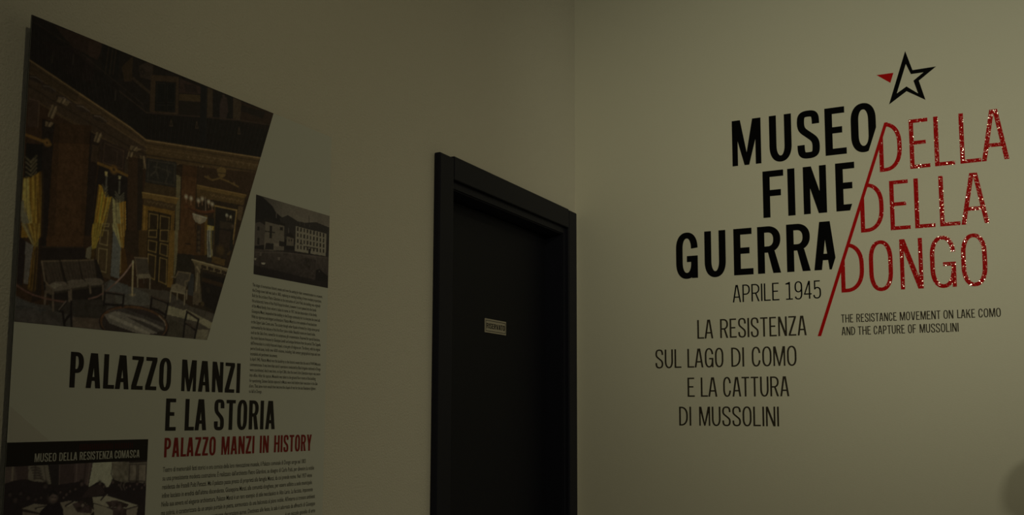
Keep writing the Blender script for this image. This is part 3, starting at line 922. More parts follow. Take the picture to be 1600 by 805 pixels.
("l",[(445,8784),(473,8461),(486,8135)],(0.9,0.64,0.172),0.45,0.00208),
("l",[(482,8803),(495,8447),(523,8095)],(0.196,0.104,0.031),0.45,0.00208),
("l",[(519,8822),(540,8438),(561,8055)],(0.9,0.64,0.172),0.45,0.00208),
("l",[(557,8841),(586,8429),(599,8015)],(0.196,0.104,0.031),0.45,0.00208),
("l",[(595,8860),(608,8415),(637,7975)],(0.9,0.64,0.172),0.45,0.00208),
("l",[(632,8879),(654,8406),(676,7934)],(0.196,0.104,0.031),0.45,0.00208),
("l",[(670,8898),(700,8396),(714,7894)],(0.9,0.64,0.172),0.45,0.00208),
("l",[(407,8015),(497,7855),(603,7696)],(0.9,0.781,0.255),0.45,0.00196),
("l",[(452,8024),(534,7861),(616,7697)],(0.181,0.098,0.034),0.45,0.00196),
("l",[(499,8032),(570,7866),(628,7697)],(0.9,0.781,0.255),0.45,0.00196),
("l",[(545,8040),(585,7868),(640,7697)],(0.181,0.098,0.034),0.45,0.00196),
("l",[(592,8048),(622,7873),(652,7698)],(0.9,0.781,0.255),0.45,0.00196),
("l",[(638,8057),(659,7878),(665,7698)],(0.181,0.098,0.034),0.45,0.00196),
("l",[(686,8065),(674,7880),(677,7698)],(0.9,0.781,0.255),0.45,0.00196),
("l",[(610,7656),(579,7330),(562,7008)],(0.393,0.23,0.082),0.45,0.00196),
("l",[(629,7663),(610,7332),(591,7002)],(0.075,0.047,0.031),0.45,0.00196),
("l",[(648,7671),(641,7334),(619,6997)],(0.393,0.23,0.082),0.45,0.00196),
("l",[(667,7678),(650,7333),(648,6992)],(0.075,0.047,0.031),0.45,0.00196),
("l",[(686,7686),(681,7335),(677,6986)],(0.393,0.23,0.082),0.45,0.00196),
("l",[(680,8929),(718,8533),(738,7874)],(0.075,0.044,0.035),0.8,0.00485),
("p",[(1773,9304),(2393,9240),(2455,8160),(1672,8030)],(0.041,0.031,0.038),1),
("l",[(1757,9321),(2015,9297),(2393,9245)],(0.369,0.213,0.071),1,0.00485),
("o",[(2093,9286)],(0.392,0.222,0.077),1,0.0104),
("o",[(2093,9286)],(0.094,0.059,0.04),1,0.0045),
("p",[(1898,9219),(1965,9221),(1964,9131),(1918,9134)],(0.889,0.743,0.4),1),
("p",[(2190,9208),(2262,9206),(2241,9141),(2203,9146)],(0.713,0.639,0.425),1),
("l",[(1868,8970),(1932,8895),(1974,8955)],(0.311,0.289,0.249),0.7,0.00208),
("l",[(2146,8902),(2244,8819),(2333,8915)],(0.332,0.31,0.274),0.7,0.00208),
("l",[(1871,8915),(1936,8840),(1978,8900)],(0.311,0.289,0.249),0.7,0.00208),
("l",[(2149,8851),(2246,8778),(2335,8874)],(0.332,0.31,0.274),0.7,0.00208),
("l",[(1874,8860),(1939,8785),(1981,8844)],(0.311,0.289,0.249),0.7,0.00208),
("l",[(2152,8800),(2249,8737),(2337,8833)],(0.332,0.31,0.274),0.7,0.00208),
("l",[(1877,8805),(1942,8730),(1984,8789)],(0.311,0.289,0.249),0.7,0.00208),
("l",[(2155,8749),(2251,8696),(2340,8792)],(0.332,0.31,0.274),0.7,0.00208),
("l",[(1948,9141),(1947,8911)],(0.333,0.322,0.325),0.6,0.00347),
("l",[(2228,9100),(2230,8893)],(0.355,0.345,0.325),0.6,0.00347),
("p",[(1794,8954),(1860,8943),(1940,8757),(2075,8797),(1949,8354),(1848,8034),(1716,8013),(1759,8545)],(0.878,0.514,0.078),1),
("l",[(1797,8905),(1764,8445),(1744,8042)],(0.247,0.122,0.036),0.8,0.00416),
("l",[(1877,8820),(1847,8310),(1817,8054)],(0.9,0.896,0.185),0.8,0.00312),
("l",[(1957,8735),(1904,8346)],(0.346,0.165,0.043),0.8,0.00347),
("l",[(2022,8774),(1945,8429)],(0.9,0.855,0.301),0.8,0.00243),
("p",[(1709,8247),(1902,8305),(1932,8263),(1862,8014),(1776,7812),(1720,7826),(1690,8103)],(0.637,0.368,0.065),1),
("l",[(1764,8257),(1743,7900)],(0.9,0.78,0.179),0.7,0.00295),
("l",[(1847,8272),(1792,7885)],(0.247,0.123,0.04),0.7,0.00262),
("p",[(1706,7824),(1784,7825),(1774,7624),(1705,7618)],(0.153,0.093,0.042),1),
("p",[(1611,7809),(1709,7871),(1704,7632),(1602,7645)],(0.331,0.3,0.25),1),
("p",[(2091,8793),(2188,8705),(2373,8767),(2400,8565),(2425,8130),(2147,8084)],(0.714,0.672,0.425),1),
("p",[(2235,8714),(2381,8782),(2425,8130),(2338,8115)],(0.734,0.406,0.073),1),
("l",[(2173,8702),(2253,8127)],(0.33,0.288,0.187),0.7,0.00208),
("l",[(2343,8735),(2386,8149)],(0.247,0.129,0.04),0.7,0.00277),
("p",[(2073,8312),(2303,8365),(2358,7925),(2315,7895),(2153,8182)],(0.783,0.742,0.46),1),
("p",[(2216,8338),(2362,8376),(2400,7956),(2344,7899)],(0.637,0.345,0.069),1),
("p",[(2077,8772),(2131,8361),(2117,8079),(1848,8034),(1949,8354)],(0.198,0.142,0.094),1),
("p",[(1909,8283),(2124,8321),(2124,7336),(1821,7391),(1796,7815),(1875,8040)],(0.168,0.116,0.075),1),
("l",[(1925,8286),(2050,8308),(2036,8257),(1905,8246),(1925,8286)],(0.615,0.5,0.308),0.9,0.00147),
("l",[(1895,8173),(2037,8186),(2032,7922),(1867,7932),(1895,8173)],(0.615,0.5,0.308),0.9,0.00147),
("l",[(1858,7848),(2033,7851),(2031,7447),(1861,7471),(1858,7848)],(0.615,0.5,0.308),0.9,0.00147),
("l",[(1819,8922),(1771,8478),(1740,8041)],(0.9,0.708,0.16),0.45,0.00208),
("l",[(1849,8903),(1805,8472),(1761,8045)],(0.212,0.11,0.031),0.45,0.00208),
("l",[(1879,8884),(1839,8466),(1782,8048)],(0.9,0.708,0.16),0.45,0.00208),
("l",[(1910,8865),(1847,8455),(1803,8052)],(0.212,0.11,0.031),0.45,0.00208),
("l",[(1940,8846),(1882,8449),(1825,8055)],(0.9,0.708,0.16),0.45,0.00208),
("l",[(1970,8827),(1917,8442),(1846,8059)],(0.212,0.11,0.031),0.45,0.00208),
("l",[(2001,8808),(1925,8431),(1867,8062)],(0.9,0.708,0.16),0.45,0.00208),
("l",[(2031,8788),(1959,8425),(1888,8066)],(0.212,0.11,0.031),0.45,0.00208),
("l",[(2062,8769),(1994,8419),(1910,8070)],(0.9,0.708,0.16),0.45,0.00208),
("l",[(1729,8252),(1719,8033),(1727,7817)],(0.9,0.858,0.22),0.45,0.00196),
("l",[(1757,8258),(1748,8040),(1738,7822)],(0.196,0.098,0.03),0.45,0.00196),
("l",[(1786,8265),(1776,8047),(1750,7828)],(0.9,0.858,0.22),0.45,0.00196),
("l",[(1815,8272),(1780,8050),(1761,7833)],(0.196,0.098,0.03),0.45,0.00196),
("l",[(1844,8279),(1808,8058),(1773,7838)],(0.9,0.858,0.22),0.45,0.00196),
("l",[(1873,8286),(1837,8065),(1784,7843)],(0.196,0.098,0.03),0.45,0.00196),
("l",[(1902,8293),(1840,8068),(1796,7848)],(0.9,0.858,0.22),0.45,0.00196),
("l",[(2124,8765),(2152,8439),(2197,8118)],(0.9,0.817,0.376),0.45,0.00173),
("l",[(2157,8763),(2192,8443),(2227,8122)],(0.326,0.212,0.081),0.45,0.00173),
("l",[(2190,8762),(2233,8446),(2257,8127)],(0.9,0.817,0.376),0.45,0.00173),
("l",[(2223,8761),(2246,8445),(2287,8132)],(0.326,0.212,0.081),0.45,0.00173),
("l",[(2256,8759),(2287,8448),(2317,8138)],(0.9,0.817,0.376),0.45,0.00173),
("l",[(2290,8758),(2328,8452),(2347,8143)],(0.326,0.212,0.081),0.45,0.00173),
("l",[(2323,8756),(2341,8450),(2378,8148)],(0.9,0.817,0.376),0.45,0.00173),
("l",[(2357,8755),(2382,8454),(2408,8153)],(0.326,0.212,0.081),0.45,0.00173),
("l",[(2109,8320),(2208,8113),(2325,7908)],(0.9,0.897,0.439),0.45,0.00164),
("l",[(2155,8330),(2244,8120),(2334,7910)],(0.286,0.179,0.079),0.45,0.00164),
("l",[(2200,8340),(2280,8127),(2342,7911)],(0.9,0.897,0.439),0.45,0.00164),
("l",[(2246,8350),(2290,8130),(2351,7912)],(0.286,0.179,0.079),0.45,0.00164),
("l",[(2292,8360),(2326,8137),(2360,7914)],(0.9,0.897,0.439),0.45,0.00164),
("l",[(2338,8370),(2362,8144),(2369,7915)],(0.286,0.179,0.079),0.45,0.00164),
("p",[(2141,8228),(2198,8141),(2336,7898),(2316,7377),(2131,7401)],(0.294,0.312,0.365),1),
("l",[(2330,7897),(2309,7388)],(0.538,0.578,0.67),0.5,0.00164),
("l",[(2185,8115),(2197,7421)],(0.257,0.29,0.378),0.6,0.00262),
("p",[(2327,7945),(2418,7910),(2504,7558),(2313,7424)],(0.181,0.093,0.038),1),
("l",[(2322,7872),(2339,7488)],(0.675,0.514,0.261),0.8,0.00164),
("p",[(2794,9604),(5697,10019),(4573,6786),(2936,7052)],(0.075,0.048,0.039),1),
("p",[(2388,9595),(2606,9615),(2679,7848),(2483,7922)],(0.104,0.06,0.044),1),
("p",[(2605,9621),(2726,9623),(2782,7864),(2679,7848)],(0.058,0.041,0.039),1),
("p",[(2800,9673),(3518,9757),(3537,9269),(2805,9215)],(0.063,0.059,0.067),1),
("l",[(2858,9641),(3474,9713),(3485,9307),(2856,9258),(2858,9641)],(0.155,0.128,0.114),0.8,0.00173),
("l",[(3060,9649),(3034,9507),(3093,9358)],(0.185,0.163,0.146),0.45,0.00312),
("l",[(2981,9549),(3134,9557)],(0.185,0.163,0.146),0.45,0.00312),
("l",[(3286,9620),(3329,9465),(3275,9317)],(0.185,0.163,0.146),0.45,0.00312),
("l",[(2923,9374),(3020,9463)],(0.185,0.163,0.146),0.45,0.00312),
("l",[(3186,9542),(3396,9535)],(0.185,0.163,0.146),0.45,0.00312),
("p",[(2799,9208),(3538,9263),(3562,9075),(2761,9014)],(0.14,0.093,0.059),1),
("p",[(3670,9751),(4051,9783),(4030,9170),(4073,8056),(3673,7996)],(0.189,0.093,0.051),1),
("n",[(3670,9751),(4051,9783),(4030,9170),(4073,8056),(3673,7996)],0.28,0.006),
("p",[(3531,9511),(3639,9507),(3655,7994),(3570,7981)],(0.33,0.288,0.197),1),
("p",[(2737,9014),(3619,9081),(3561,8951),(2750,8906)],(0.348,0.221,0.093),1),
("l",[(2744,9010),(3615,9075)],(0.706,0.486,0.218),1,0.00173),
("p",[(2782,8918),(3561,8954),(3540,8818),(2777,8779)],(0.154,0.098,0.059),1),
("l",[(2867,8881),(2905,8852),(2937,8885)],(0.328,0.23,0.134),0.7,0.00173),
("l",[(2954,8885),(2992,8856),(3024,8889)],(0.328,0.23,0.134),0.7,0.00173),
("l",[(3041,8889),(3080,8859),(3112,8893)],(0.328,0.23,0.134),0.7,0.00173),
("l",[(3129,8893),(3168,8863),(3201,8897)],(0.328,0.23,0.134),0.7,0.00173),
("l",[(3218,8897),(3257,8867),(3290,8901)],(0.328,0.23,0.134),0.7,0.00173),
("l",[(3307,8901),(3347,8871),(3380,8905)],(0.328,0.23,0.134),0.7,0.00173),
("l",[(3398,8906),(3438,8875),(3471,8909)],(0.328,0.23,0.134),0.7,0.00173),
("p",[(2773,8783),(3526,8815),(3509,7945),(2758,7834)],(0.392,0.23,0.067),1),
("l",[(2818,8752),(2808,7868)],(0.737,0.458,0.147),0.7,0.00243),
("l",[(3492,8787),(3480,7968)],(0.182,0.11,0.047),0.8,0.00208),
("p",[(2893,8716),(3446,8729),(3433,7934),(2901,7855)],(0.071,0.047,0.035),1),
("l",[(3163,8711),(3165,7921)],(0.027,0.023,0.025),1,0.00208),
("l",[(2929,8659),(3125,8664),(3132,8210),(2937,8225),(2929,8659)],(0.642,0.457,0.197),0.9,0.00139),
("l",[(3186,8664),(3400,8669),(3398,8193),(3191,8203),(3186,8664)],(0.642,0.457,0.197),0.9,0.00139),
("l",[(2930,8163),(3125,8155),(3125,7915),(2932,7886),(2930,8163)],(0.642,0.457,0.197),0.9,0.00139),
("l",[(3194,8144),(3394,8144),(3390,7954),(3192,7925),(3194,8144)],(0.642,0.457,0.197),0.9,0.00139),
("p",[(2704,8307),(2899,8341),(2903,7840),(2715,7812)],(0.153,0.093,0.046),1),
("p",[(2692,8226),(2731,7815),(2635,7801),(2389,7944),(2402,8255),(2704,8307)],(0.08,0.051,0.039),1),
("p",[(2907,8369),(3448,8462),(3438,7353),(3203,7378),(2914,7474)],(0.075,0.051,0.039),1),
("p",[(3414,8429),(3561,8454),(3548,7366),(3416,7364)],(0.393,0.239,0.077),1),
("l",[(3153,8411),(3175,7401)],(0.027,0.023,0.025),1,0.00208),
("l",[(2932,8346),(3115,8378),(3115,8244),(2928,8226),(2932,8346)],(0.642,0.457,0.197),0.9,0.00139),
("l",[(3202,8393),(3394,8426),(3391,8209),(3199,8199),(3202,8393)],(0.642,0.457,0.197),0.9,0.00139),
("l",[(2932,8166),(3126,8161),(3117,7964),(2935,7977),(2932,8166)],(0.642,0.457,0.197),0.9,0.00139),
("l",[(3212,8148),(3388,8143),(3386,7932),(3209,7952),(3212,8148)],(0.642,0.457,0.197),0.9,0.00139),
("l",[(2939,7911),(3114,7897),(3111,7459),(2955,7505),(2939,7911)],(0.642,0.457,0.197),0.9,0.00139),
("l",[(3216,7886),(3382,7870),(3390,7406),(3210,7445),(3216,7886)],(0.642,0.457,0.197),0.9,0.00139),
("p",[(3543,8451),(3631,8467),(3620,7673),(3566,7557)],(0.352,0.31,0.218),1),
("p",[(3631,8467),(4064,8541),(4052,8064),(3636,8029)],(0.189,0.099,0.051),1),
("n",[(3631,8467),(4064,8541),(4052,8064),(3636,8029)],0.28,0.006),
("p",[(3636,8029),(4059,8060),(4084,7430),(3583,7370)],(0.055,0.044,0.043),1),
("l",[(3822,8245),(3950,8249)],(0.051,0.034,0.034),1,0.00243),
("p",[(4066,9787),(5851,10077),(5447,9457),(4063,9403)],(0.099,0.059,0.044),1),
("l",[(4251,9643),(4464,9618),(4657,9699),(4898,9684),(5187,9637)],(0.348,0.23,0.106),0.9,0.00312),
("p",[(4570,9860),(4684,9944),(4826,9918),(4812,9783),(4716,9712),(4615,9739)],(0.327,0.221,0.105),1),
("l",[(4604,9795),(4818,9828)],(0.084,0.055,0.044),1,0.00173),
("o",[(4347,9650)],(0.306,0.212,0.105),0.8,0.0049),
("o",[(5061,9675)],(0.286,0.195,0.104),0.8,0.0049),
("p",[(4054,9435),(5427,9519),(5397,9441),(4050,9358)],(0.326,0.212,0.092),1),
("l",[(4062,9431),(5428,9513)],(0.61,0.406,0.195),1,0.00139),
("p",[(4058,9359),(5397,9441),(5350,9282),(4067,9178)],(0.198,0.128,0.066),1),
("l",[(4421,9321),(4473,9294),(4510,9331)],(0.395,0.269,0.152),0.7,0.00139),
("l",[(4518,9327),(4570,9300),(4607,9336)],(0.395,0.269,0.152),0.7,0.00139),
("l",[(4616,9332),(4668,9305),(4706,9342)],(0.395,0.269,0.152),0.7,0.00139),
("l",[(4714,9338),(4767,9311),(4805,9348)],(0.395,0.269,0.152),0.7,0.00139),
("l",[(4814,9343),(4867,9316),(4906,9353)],(0.395,0.269,0.152),0.7,0.00139),
("l",[(4914,9349),(4968,9322),(5007,9359)],(0.395,0.269,0.152),0.7,0.00139),
("l",[(5015,9355),(5070,9327),(5109,9365)],(0.395,0.269,0.152),0.7,0.00139),
("l",[(5117,9361),(5172,9333),(5212,9371)],(0.395,0.269,0.152),0.7,0.00139),
("l",[(5221,9366),(5276,9339),(5316,9377)],(0.395,0.269,0.152),0.7,0.00139),
("p",[(4066,9192),(5354,9282),(5051,8201),(4125,8064)],(0.066,0.044,0.039),1),
("p",[(4063,8895),(4328,8888),(4330,8094),(4069,8055)],(0.153,0.078,0.041),1),
("p",[(4095,8647),(4207,8653),(4215,8133),(4103,8116)],(0.075,0.051,0.048),1),
("o",[(4157,8518)],(0.215,0.149,0.101),0.7,0.0049),
("o",[(4163,8417)],(0.215,0.149,0.101),0.7,0.0049),
("o",[(4168,8317)],(0.215,0.149,0.101),0.7,0.0049),
("o",[(4173,8217)],(0.215,0.149,0.101),0.7,0.0049),
("o",[(4178,8116)],(0.215,0.149,0.101),0.7,0.0049),
("p",[(4290,8881),(4366,8889),(4387,8103),(4330,8094)],(0.285,0.179,0.068),1),
("p",[(4527,9141),(5210,9165),(5011,8195),(4539,8125)],(0.154,0.104,0.059),1),
("p",[(4576,9101),(5137,9122),(5079,8293),(4574,8216)],(0.045,0.037,0.042),1),
("p",[(4708,8669),(5028,8680),(4988,8250),(4691,8205)],(0.089,0.06,0.057),1),
("p",[(4699,8841),(5060,8862),(5046,8728),(4706,8698)],(0.095,0.072,0.062),1),
("l",[(4552,9117),(5161,9144),(5092,8530)],(0.642,0.458,0.217),1,0.00208),
("l",[(5179,9106),(5100,8443)],(0.327,0.212,0.105),0.9,0.00243),
("p",[(5206,9244),(5351,9258),(5303,8950),(5199,8961)],(0.215,0.149,0.101),1),
("o",[(5075,8792)],(0.25,0.18,0.165),0.8,0.0055),
("o",[(4891,8987)],(0.9,0.9,0.868),0.9,0.0049),
("o",[(5001,8978)],(0.9,0.9,0.819),0.9,0.0042),
("l",[(4892,8978),(4904,8893)],(0.328,0.213,0.15),1,0.00139),
("l",[(4952,8989),(4964,8904)],(0.328,0.213,0.15),1,0.00139),
("l",[(5020,9002),(5032,8916)],(0.328,0.213,0.15),1,0.00139),
("p",[(4395,8843),(4549,8857),(4552,8642),(4397,8644)],(0.052,0.047,0.051),1),
("p",[(4364,8695),(4549,8699),(4531,8438),(4392,8444)],(0.774,0.603,0.136),1),
("l",[(4404,8674),(4410,8390),(4440,8110)],(0.9,0.9,0.9),0.85,0.00173),
("l",[(4449,8682),(4459,8341),(4486,8117)],(0.9,0.9,0.9),0.85,0.00243),
("l",[(4495,8690),(4508,8292),(4532,8124)],(0.9,0.9,0.9),0.85,0.00173),
("l",[(4448,8396),(4501,8120)],(0.098,0.111,0.179),0.9,0.00173),
("p",[(4363,8592),(4546,8624),(4530,8335),(4496,8074),(4409,8061),(4368,8338)],(0.096,0.093,0.112),1),
("l",[(4386,8596),(4391,8342),(4420,8077)],(0.9,0.9,0.9),0.75,0.00208),
("l",[(4431,8604),(4436,8349),(4465,8083)],(0.9,0.9,0.9),0.75,0.00208),
("l",[(4485,8613),(4490,8357),(4519,8091)],(0.776,0.636,0.203),0.75,0.00208),
("l",[(4454,8608),(4459,8352),(4488,8087)],(0.9,0.9,0.9),0.75,0.00208),
("l",[(4431,8376),(4471,8127)],(0.069,0.078,0.142),0.9,0.00208),
("p",[(4375,8056),(4582,8058),(4528,7979),(4393,7988)],(0.067,0.059,0.062),1),
("l",[(3783,8975),(3968,8933),(4231,8927),(4534,9007)],(0.247,0.1,0.056),0.9,0.00555),
("l",[(3858,8940),(4082,8898),(4385,8898),(4535,8984)],(0.094,0.048,0.04),0.9,0.00277),
("p",[(3972,8855),(4357,8836),(4315,8758),(4186,8686),(4062,8703),(3995,8770)],(0.559,0.488,0.45),1),
("l",[(3980,8851),(4349,8835)],(0.9,0.9,0.867),1,0.00173),
("o",[(4163,8772)],(0.858,0.748,0.68),0.7,0.009),
("o",[(3796,9145)],(0.856,0.712,0.601),0.75,0.0066),
("o",[(3796,9145)],(0.9,0.9,0.9),0.75,0.0035),
("l",[(3790,9121),(3802,9029)],(0.775,0.463,0.336),0.7,0.00139),
("o",[(3921,9137)],(0.856,0.712,0.601),0.75,0.0066),
("o",[(3921,9137)],(0.9,0.9,0.9),0.75,0.0035),
("l",[(3915,9113),(3927,9020)],(0.775,0.463,0.336),0.7,0.00139),
("o",[(4114,9136)],(0.856,0.712,0.601),0.75,0.0066),
("o",[(4114,9136)],(0.9,0.9,0.9),0.75,0.0035),
("l",[(4108,9112),(4120,9019)],(0.775,0.463,0.336),0.7,0.00139),
("o",[(4210,9189)],(0.856,0.712,0.601),0.75,0.0066),
("o",[(4210,9189)],(0.9,0.9,0.9),0.75,0.0035),
("l",[(4203,9165),(4216,9071)],(0.775,0.463,0.336),0.7,0.00139),
("o",[(4383,9161)],(0.856,0.712,0.601),0.75,0.0066),
("o",[(4383,9161)],(0.9,0.9,0.9),0.75,0.0035),
("l",[(4376,9137),(4389,9042)],(0.775,0.463,0.336),0.7,0.00139),
("o",[(4481,9135)],(0.856,0.712,0.601),0.75,0.0066),
("o",[(4481,9135)],(0.9,0.9,0.9),0.75,0.0035),
("l",[(4474,9110),(4487,9015)],(0.775,0.463,0.336),0.7,0.00139),
("l",[(4291,9237),(4312,8970)],(0.9,0.714,0.641),0.8,0.00104),
("p",[(3983,7971),(5024,7933),(4835,7318),(4639,6929),(4068,7041)],(0.067,0.048,0.043),1),
("p",[(3990,7972),(4985,7919),(4959,7779),(4100,7834)],(0.374,0.3,0.208),1),
("l",[(4002,7959),(4977,7906)],(0.783,0.675,0.525),1,0.00173),
("p",[(4247,7897),(4391,7889),(4386,7826),(4242,7834)],(0.085,0.059,0.052),1),
("p",[(4429,7885),(4576,7877),(4571,7814),(4425,7823)],(0.085,0.059,0.052),1),
("p",[(4615,7874),(4764,7866),(4759,7802),(4610,7811)],(0.085,0.059,0.052),1),
("p",[(4804,7862),(4956,7854),(4951,7790),(4799,7799)],(0.085,0.059,0.052),1),
("p",[(4078,7901),(4240,7882),(4221,7669),(4302,7176),(4083,7098),(4111,7627)],(0.27,0.221,0.175),1),
("l",[(4162,7717),(4142,7381)],(0.588,0.516,0.42),0.8,0.00277),
("l",[(4137,7839),(4216,7752)],(0.648,0.546,0.422),0.8,0.00277),
("p",[(4070,7345),(4219,7334),(4213,7097),(4064,7110)],(0.216,0.171,0.147),1),
("p",[(4299,7763),(4906,7715),(4673,7031),(4301,7120)],(0.041,0.031,0.038),1),
("p",[(4289,7650),(4860,7602),(4837,7519),(4285,7579)],(0.153,0.088,0.054),0.7),
("o",[(4461,7418)],(0.106,0.082,0.073),0.7,0.0076),
("o",[(4323,7136)],(0.249,0.179,0.103),0.8,0.0062),
("p",[(4568,8341),(4964,8331),(4894,7958),(4546,8010)],(0.067,0.048,0.043),1),
("p",[(4541,8109),(4896,8089),(4871,7955),(4516,7986)],(0.214,0.135,0.061),1),
("o",[(4749,8255)],(0.198,0.128,0.066),0.7,0.0139),
("p",[(3943,7688),(4072,7678),(4075,7262),(3928,7274)],(0.097,0.098,0.127),1),
("p",[(291,6873),(484,6808),(631,6769),(903,6765),(1331,6899),(1699,7031),(2129,7341),(2519,7281),(2573,6333),(290,6170)],(0.143,0.129,0.144),1),
("p",[(2211,7262),(2554,7261),(3448,7287),(3994,7061),(4675,6975),(4629,6365),(2272,6208)],(0.156,0.135,0.137),1),
("p",[(2242,7261),(2585,7264),(2979,7193),(3056,6992),(2450,6879),(2259,6960)],(0.21,0.204,0.223),1),
("p",[(2129,7336),(2519,7281),(2528,7125),(2028,7116)],(0.195,0.196,0.234),1),
("p",[(873,6850),(1690,7170),(2098,6887),(1981,6477),(1400,6634),(1034,6689)],(0.055,0.044,0.047),0.75),
("p",[(294,6820),(632,6759),(909,6677),(456,6503),(314,6512)],(0.157,0.157,0.191),1),
("p",[(331,6620),(660,6696),(1042,6556),(1255,6441),(368,6410)],(0.202,0.18,0.212),0.7),
("p",[(1401,6611),(1971,6640),(1954,6452),(1385,6451)],(0.233,0.172,0.156),0.7),
("p",[(3410,7028),(3852,7006),(4666,6776),(4536,6672),(4211,6778),(3402,6854)],(0.56,0.53,0.451),0.9),
("p",[(3449,7274),(3995,7034),(3854,6965),(3393,7027)],(0.142,0.122,0.128),1),
("p",[(3511,6771),(3868,6694),(3847,6421),(3459,6446)],(0.118,0.104,0.099),1),
("p",[(4162,6636),(4519,6637),(4472,6438),(4136,6442)],(0.476,0.445,0.386),0.75),
("n",[(291,6873),(2519,7293),(2573,6333),(336,6173)],0.2,0.011),
("n",[(2242,7261),(4675,6989),(4629,6365),(2302,6210)],0.2,0.011),
("l",[(351,6665),(682,6742)],(0.096,0.087,0.098),0.5,0.00098),
("l",[(495,6641),(805,6733)],(0.096,0.087,0.098),0.5,0.00098),
("l",[(641,6616),(931,6723)],(0.096,0.087,0.098),0.5,0.00098),
("l",[(790,6590),(1058,6714)],(0.096,0.087,0.098),0.5,0.00098),
("l",[(941,6565),(1187,6704)],(0.096,0.087,0.098),0.5,0.00098),
("l",[(1094,6539),(1317,6694)],(0.096,0.087,0.098),0.5,0.00098),
("l",[(1250,6512),(1450,6684)],(0.096,0.087,0.098),0.5,0.00098),
("p",[(746,7476),(1828,7650),(2018,7280),(1994,6971),(1023,6866),(855,6936)],(0.041,0.031,0.038),1),
("p",[(765,7465),(1098,7517),(1204,7174),(911,7120)],(0.135,0.104,0.099),1),
("l",[(765,7465),(1098,7517)],(0.351,0.269,0.207),0.9,0.00196),
("l",[(848,7459),(983,7143)],(0.085,0.064,0.067),0.6,0.00196),
("l",[(914,7468),(1042,7150)],(0.085,0.064,0.067),0.6,0.00196),
("l",[(981,7478),(1101,7157)],(0.085,0.064,0.067),0.6,0.00196),
("l",[(1048,7488),(1160,7164)],(0.085,0.064,0.067),0.6,0.00196),
("l",[(1098,7517),(1204,7174)],(0.059,0.044,0.043),0.9,0.00229),
("p",[(1131,7526),(1465,7579),(1554,7264),(1250,7203)],(0.135,0.104,0.099),1),
("l",[(1131,7526),(1465,7579)],(0.351,0.269,0.207),0.9,0.00196),
("l",[(1214,7520),(1324,7226)],(0.085,0.064,0.067),0.6,0.00196),
("l",[(1281,7530),(1385,7233)],(0.085,0.064,0.067),0.6,0.00196),
("l",[(1348,7539),(1446,7241)],(0.085,0.064,0.067),0.6,0.00196),
("l",[(1416,7549),(1508,7249)],(0.085,0.064,0.067),0.6,0.00196),
("l",[(1465,7579),(1554,7264)],(0.059,0.044,0.043),0.9,0.00229),
("p",[(1481,7581),(1779,7636),(1853,7325),(1575,7276)],(0.135,0.104,0.099),1),
("l",[(1481,7581),(1779,7636)],(0.351,0.269,0.207),0.9,0.00196),
("l",[(1556,7574),(1643,7298)],(0.085,0.064,0.067),0.6,0.00196),
("l",[(1615,7582),(1698,7305)],(0.085,0.064,0.067),0.6,0.00196),
("l",[(1675,7591),(1754,7312)],(0.085,0.064,0.067),0.6,0.00196),
("l",[(1735,7599),(1810,7319)],(0.085,0.064,0.067),0.6,0.00196),
("l",[(1779,7636),(1853,7325)],(0.059,0.044,0.043),0.9,0.00229),
("p",[(912,7098),(1030,7162),(1209,7184),(1371,7113),(1353,7061),(1021,6982)],(0.281,0.24,0.236),1),
("l",[(1371,7113),(1353,7061),(1021,6982)],(0.085,0.068,0.067),0.9,0.00393),
("p",[(1256,7190),(1363,7240),(1576,7266),(1694,7205),(1678,7149),(1368,7076)],(0.281,0.24,0.236),1),
("l",[(1694,7205),(1678,7149),(1368,7076)],(0.085,0.068,0.067),0.9,0.00393),
("p",[(1597,7278),(1709,7311),(1903,7331),(2013,7279),(1980,7214),(1724,7160)],(0.281,0.24,0.236),1),
("l",[(2013,7279),(1980,7214),(1724,7160)],(0.085,0.068,0.067),0.9,0.00393),
("p",[(921,7088),(1031,7146),(1173,7130),(1037,7046)],(0.477,0.433,0.416),0.7),
("l",[(770,7457),(844,7156),(988,7018)],(0.33,0.259,0.216),1,0.00295),
("p",[(856,7114),(1014,7010),(1024,6933),(878,6961)],(0.216,0.172,0.155),1),
("l",[(1004,7009),(1026,6688)],(0.27,0.213,0.194),1,0.0036),
("l",[(1342,7071),(1359,6868)],(0.27,0.213,0.194),1,0.0036),
("l",[(1983,7216),(2000,6971)],(0.27,0.213,0.194),1,0.0036),
("l",[(1718,7161),(1735,7059)],(0.27,0.213,0.194),1,0.0036),
("l",[(869,6982),(867,6783)],(0.27,0.213,0.194),1,0.0036),
("l",[(1310,7033),(1327,6876)],(0.27,0.213,0.194),1,0.0036),
("l",[(347,7019),(499,6950),(647,6902),(897,6864),(1243,6849)],(0.286,0.151,0.148),1,0.00229),
("l",[(1703,6951),(1866,7004),(2029,7104),(2303,7339),(2512,7572)],(0.329,0.198,0.205),1,0.00229),
("l",[(2240,7281),(2416,7461),(2599,7705)],(0.556,0.384,0.386),1,0.00277),
("p",[(2537,7112),(2617,7152),(2715,7132),(2627,7087)],(0.448,0.38,0.302),1),
("l",[(2604,7731),(2619,7122)],(0.782,0.674,0.491),1,0.00346),
("o",[(2605,7713)],(0.9,0.9,0.777),1,0.0031),
("p",[(2635,7806),(2930,7828),(2987,7530),(2701,7493)],(0.163,0.135,0.129),1),
("l",[(2635,7801),(2931,7826)],(0.398,0.311,0.252),1,0.00208),
("l",[(2641,7802),(2707,7494)],(0.309,0.24,0.195),1,0.00208),
("p",[(2684,7501),(2986,7551),(3036,7484),(2721,7423)],(0.399,0.345,0.3),1),
("l",[(2721,7428),(2732,7279)],(0.474,0.406,0.329),1,0.00277),
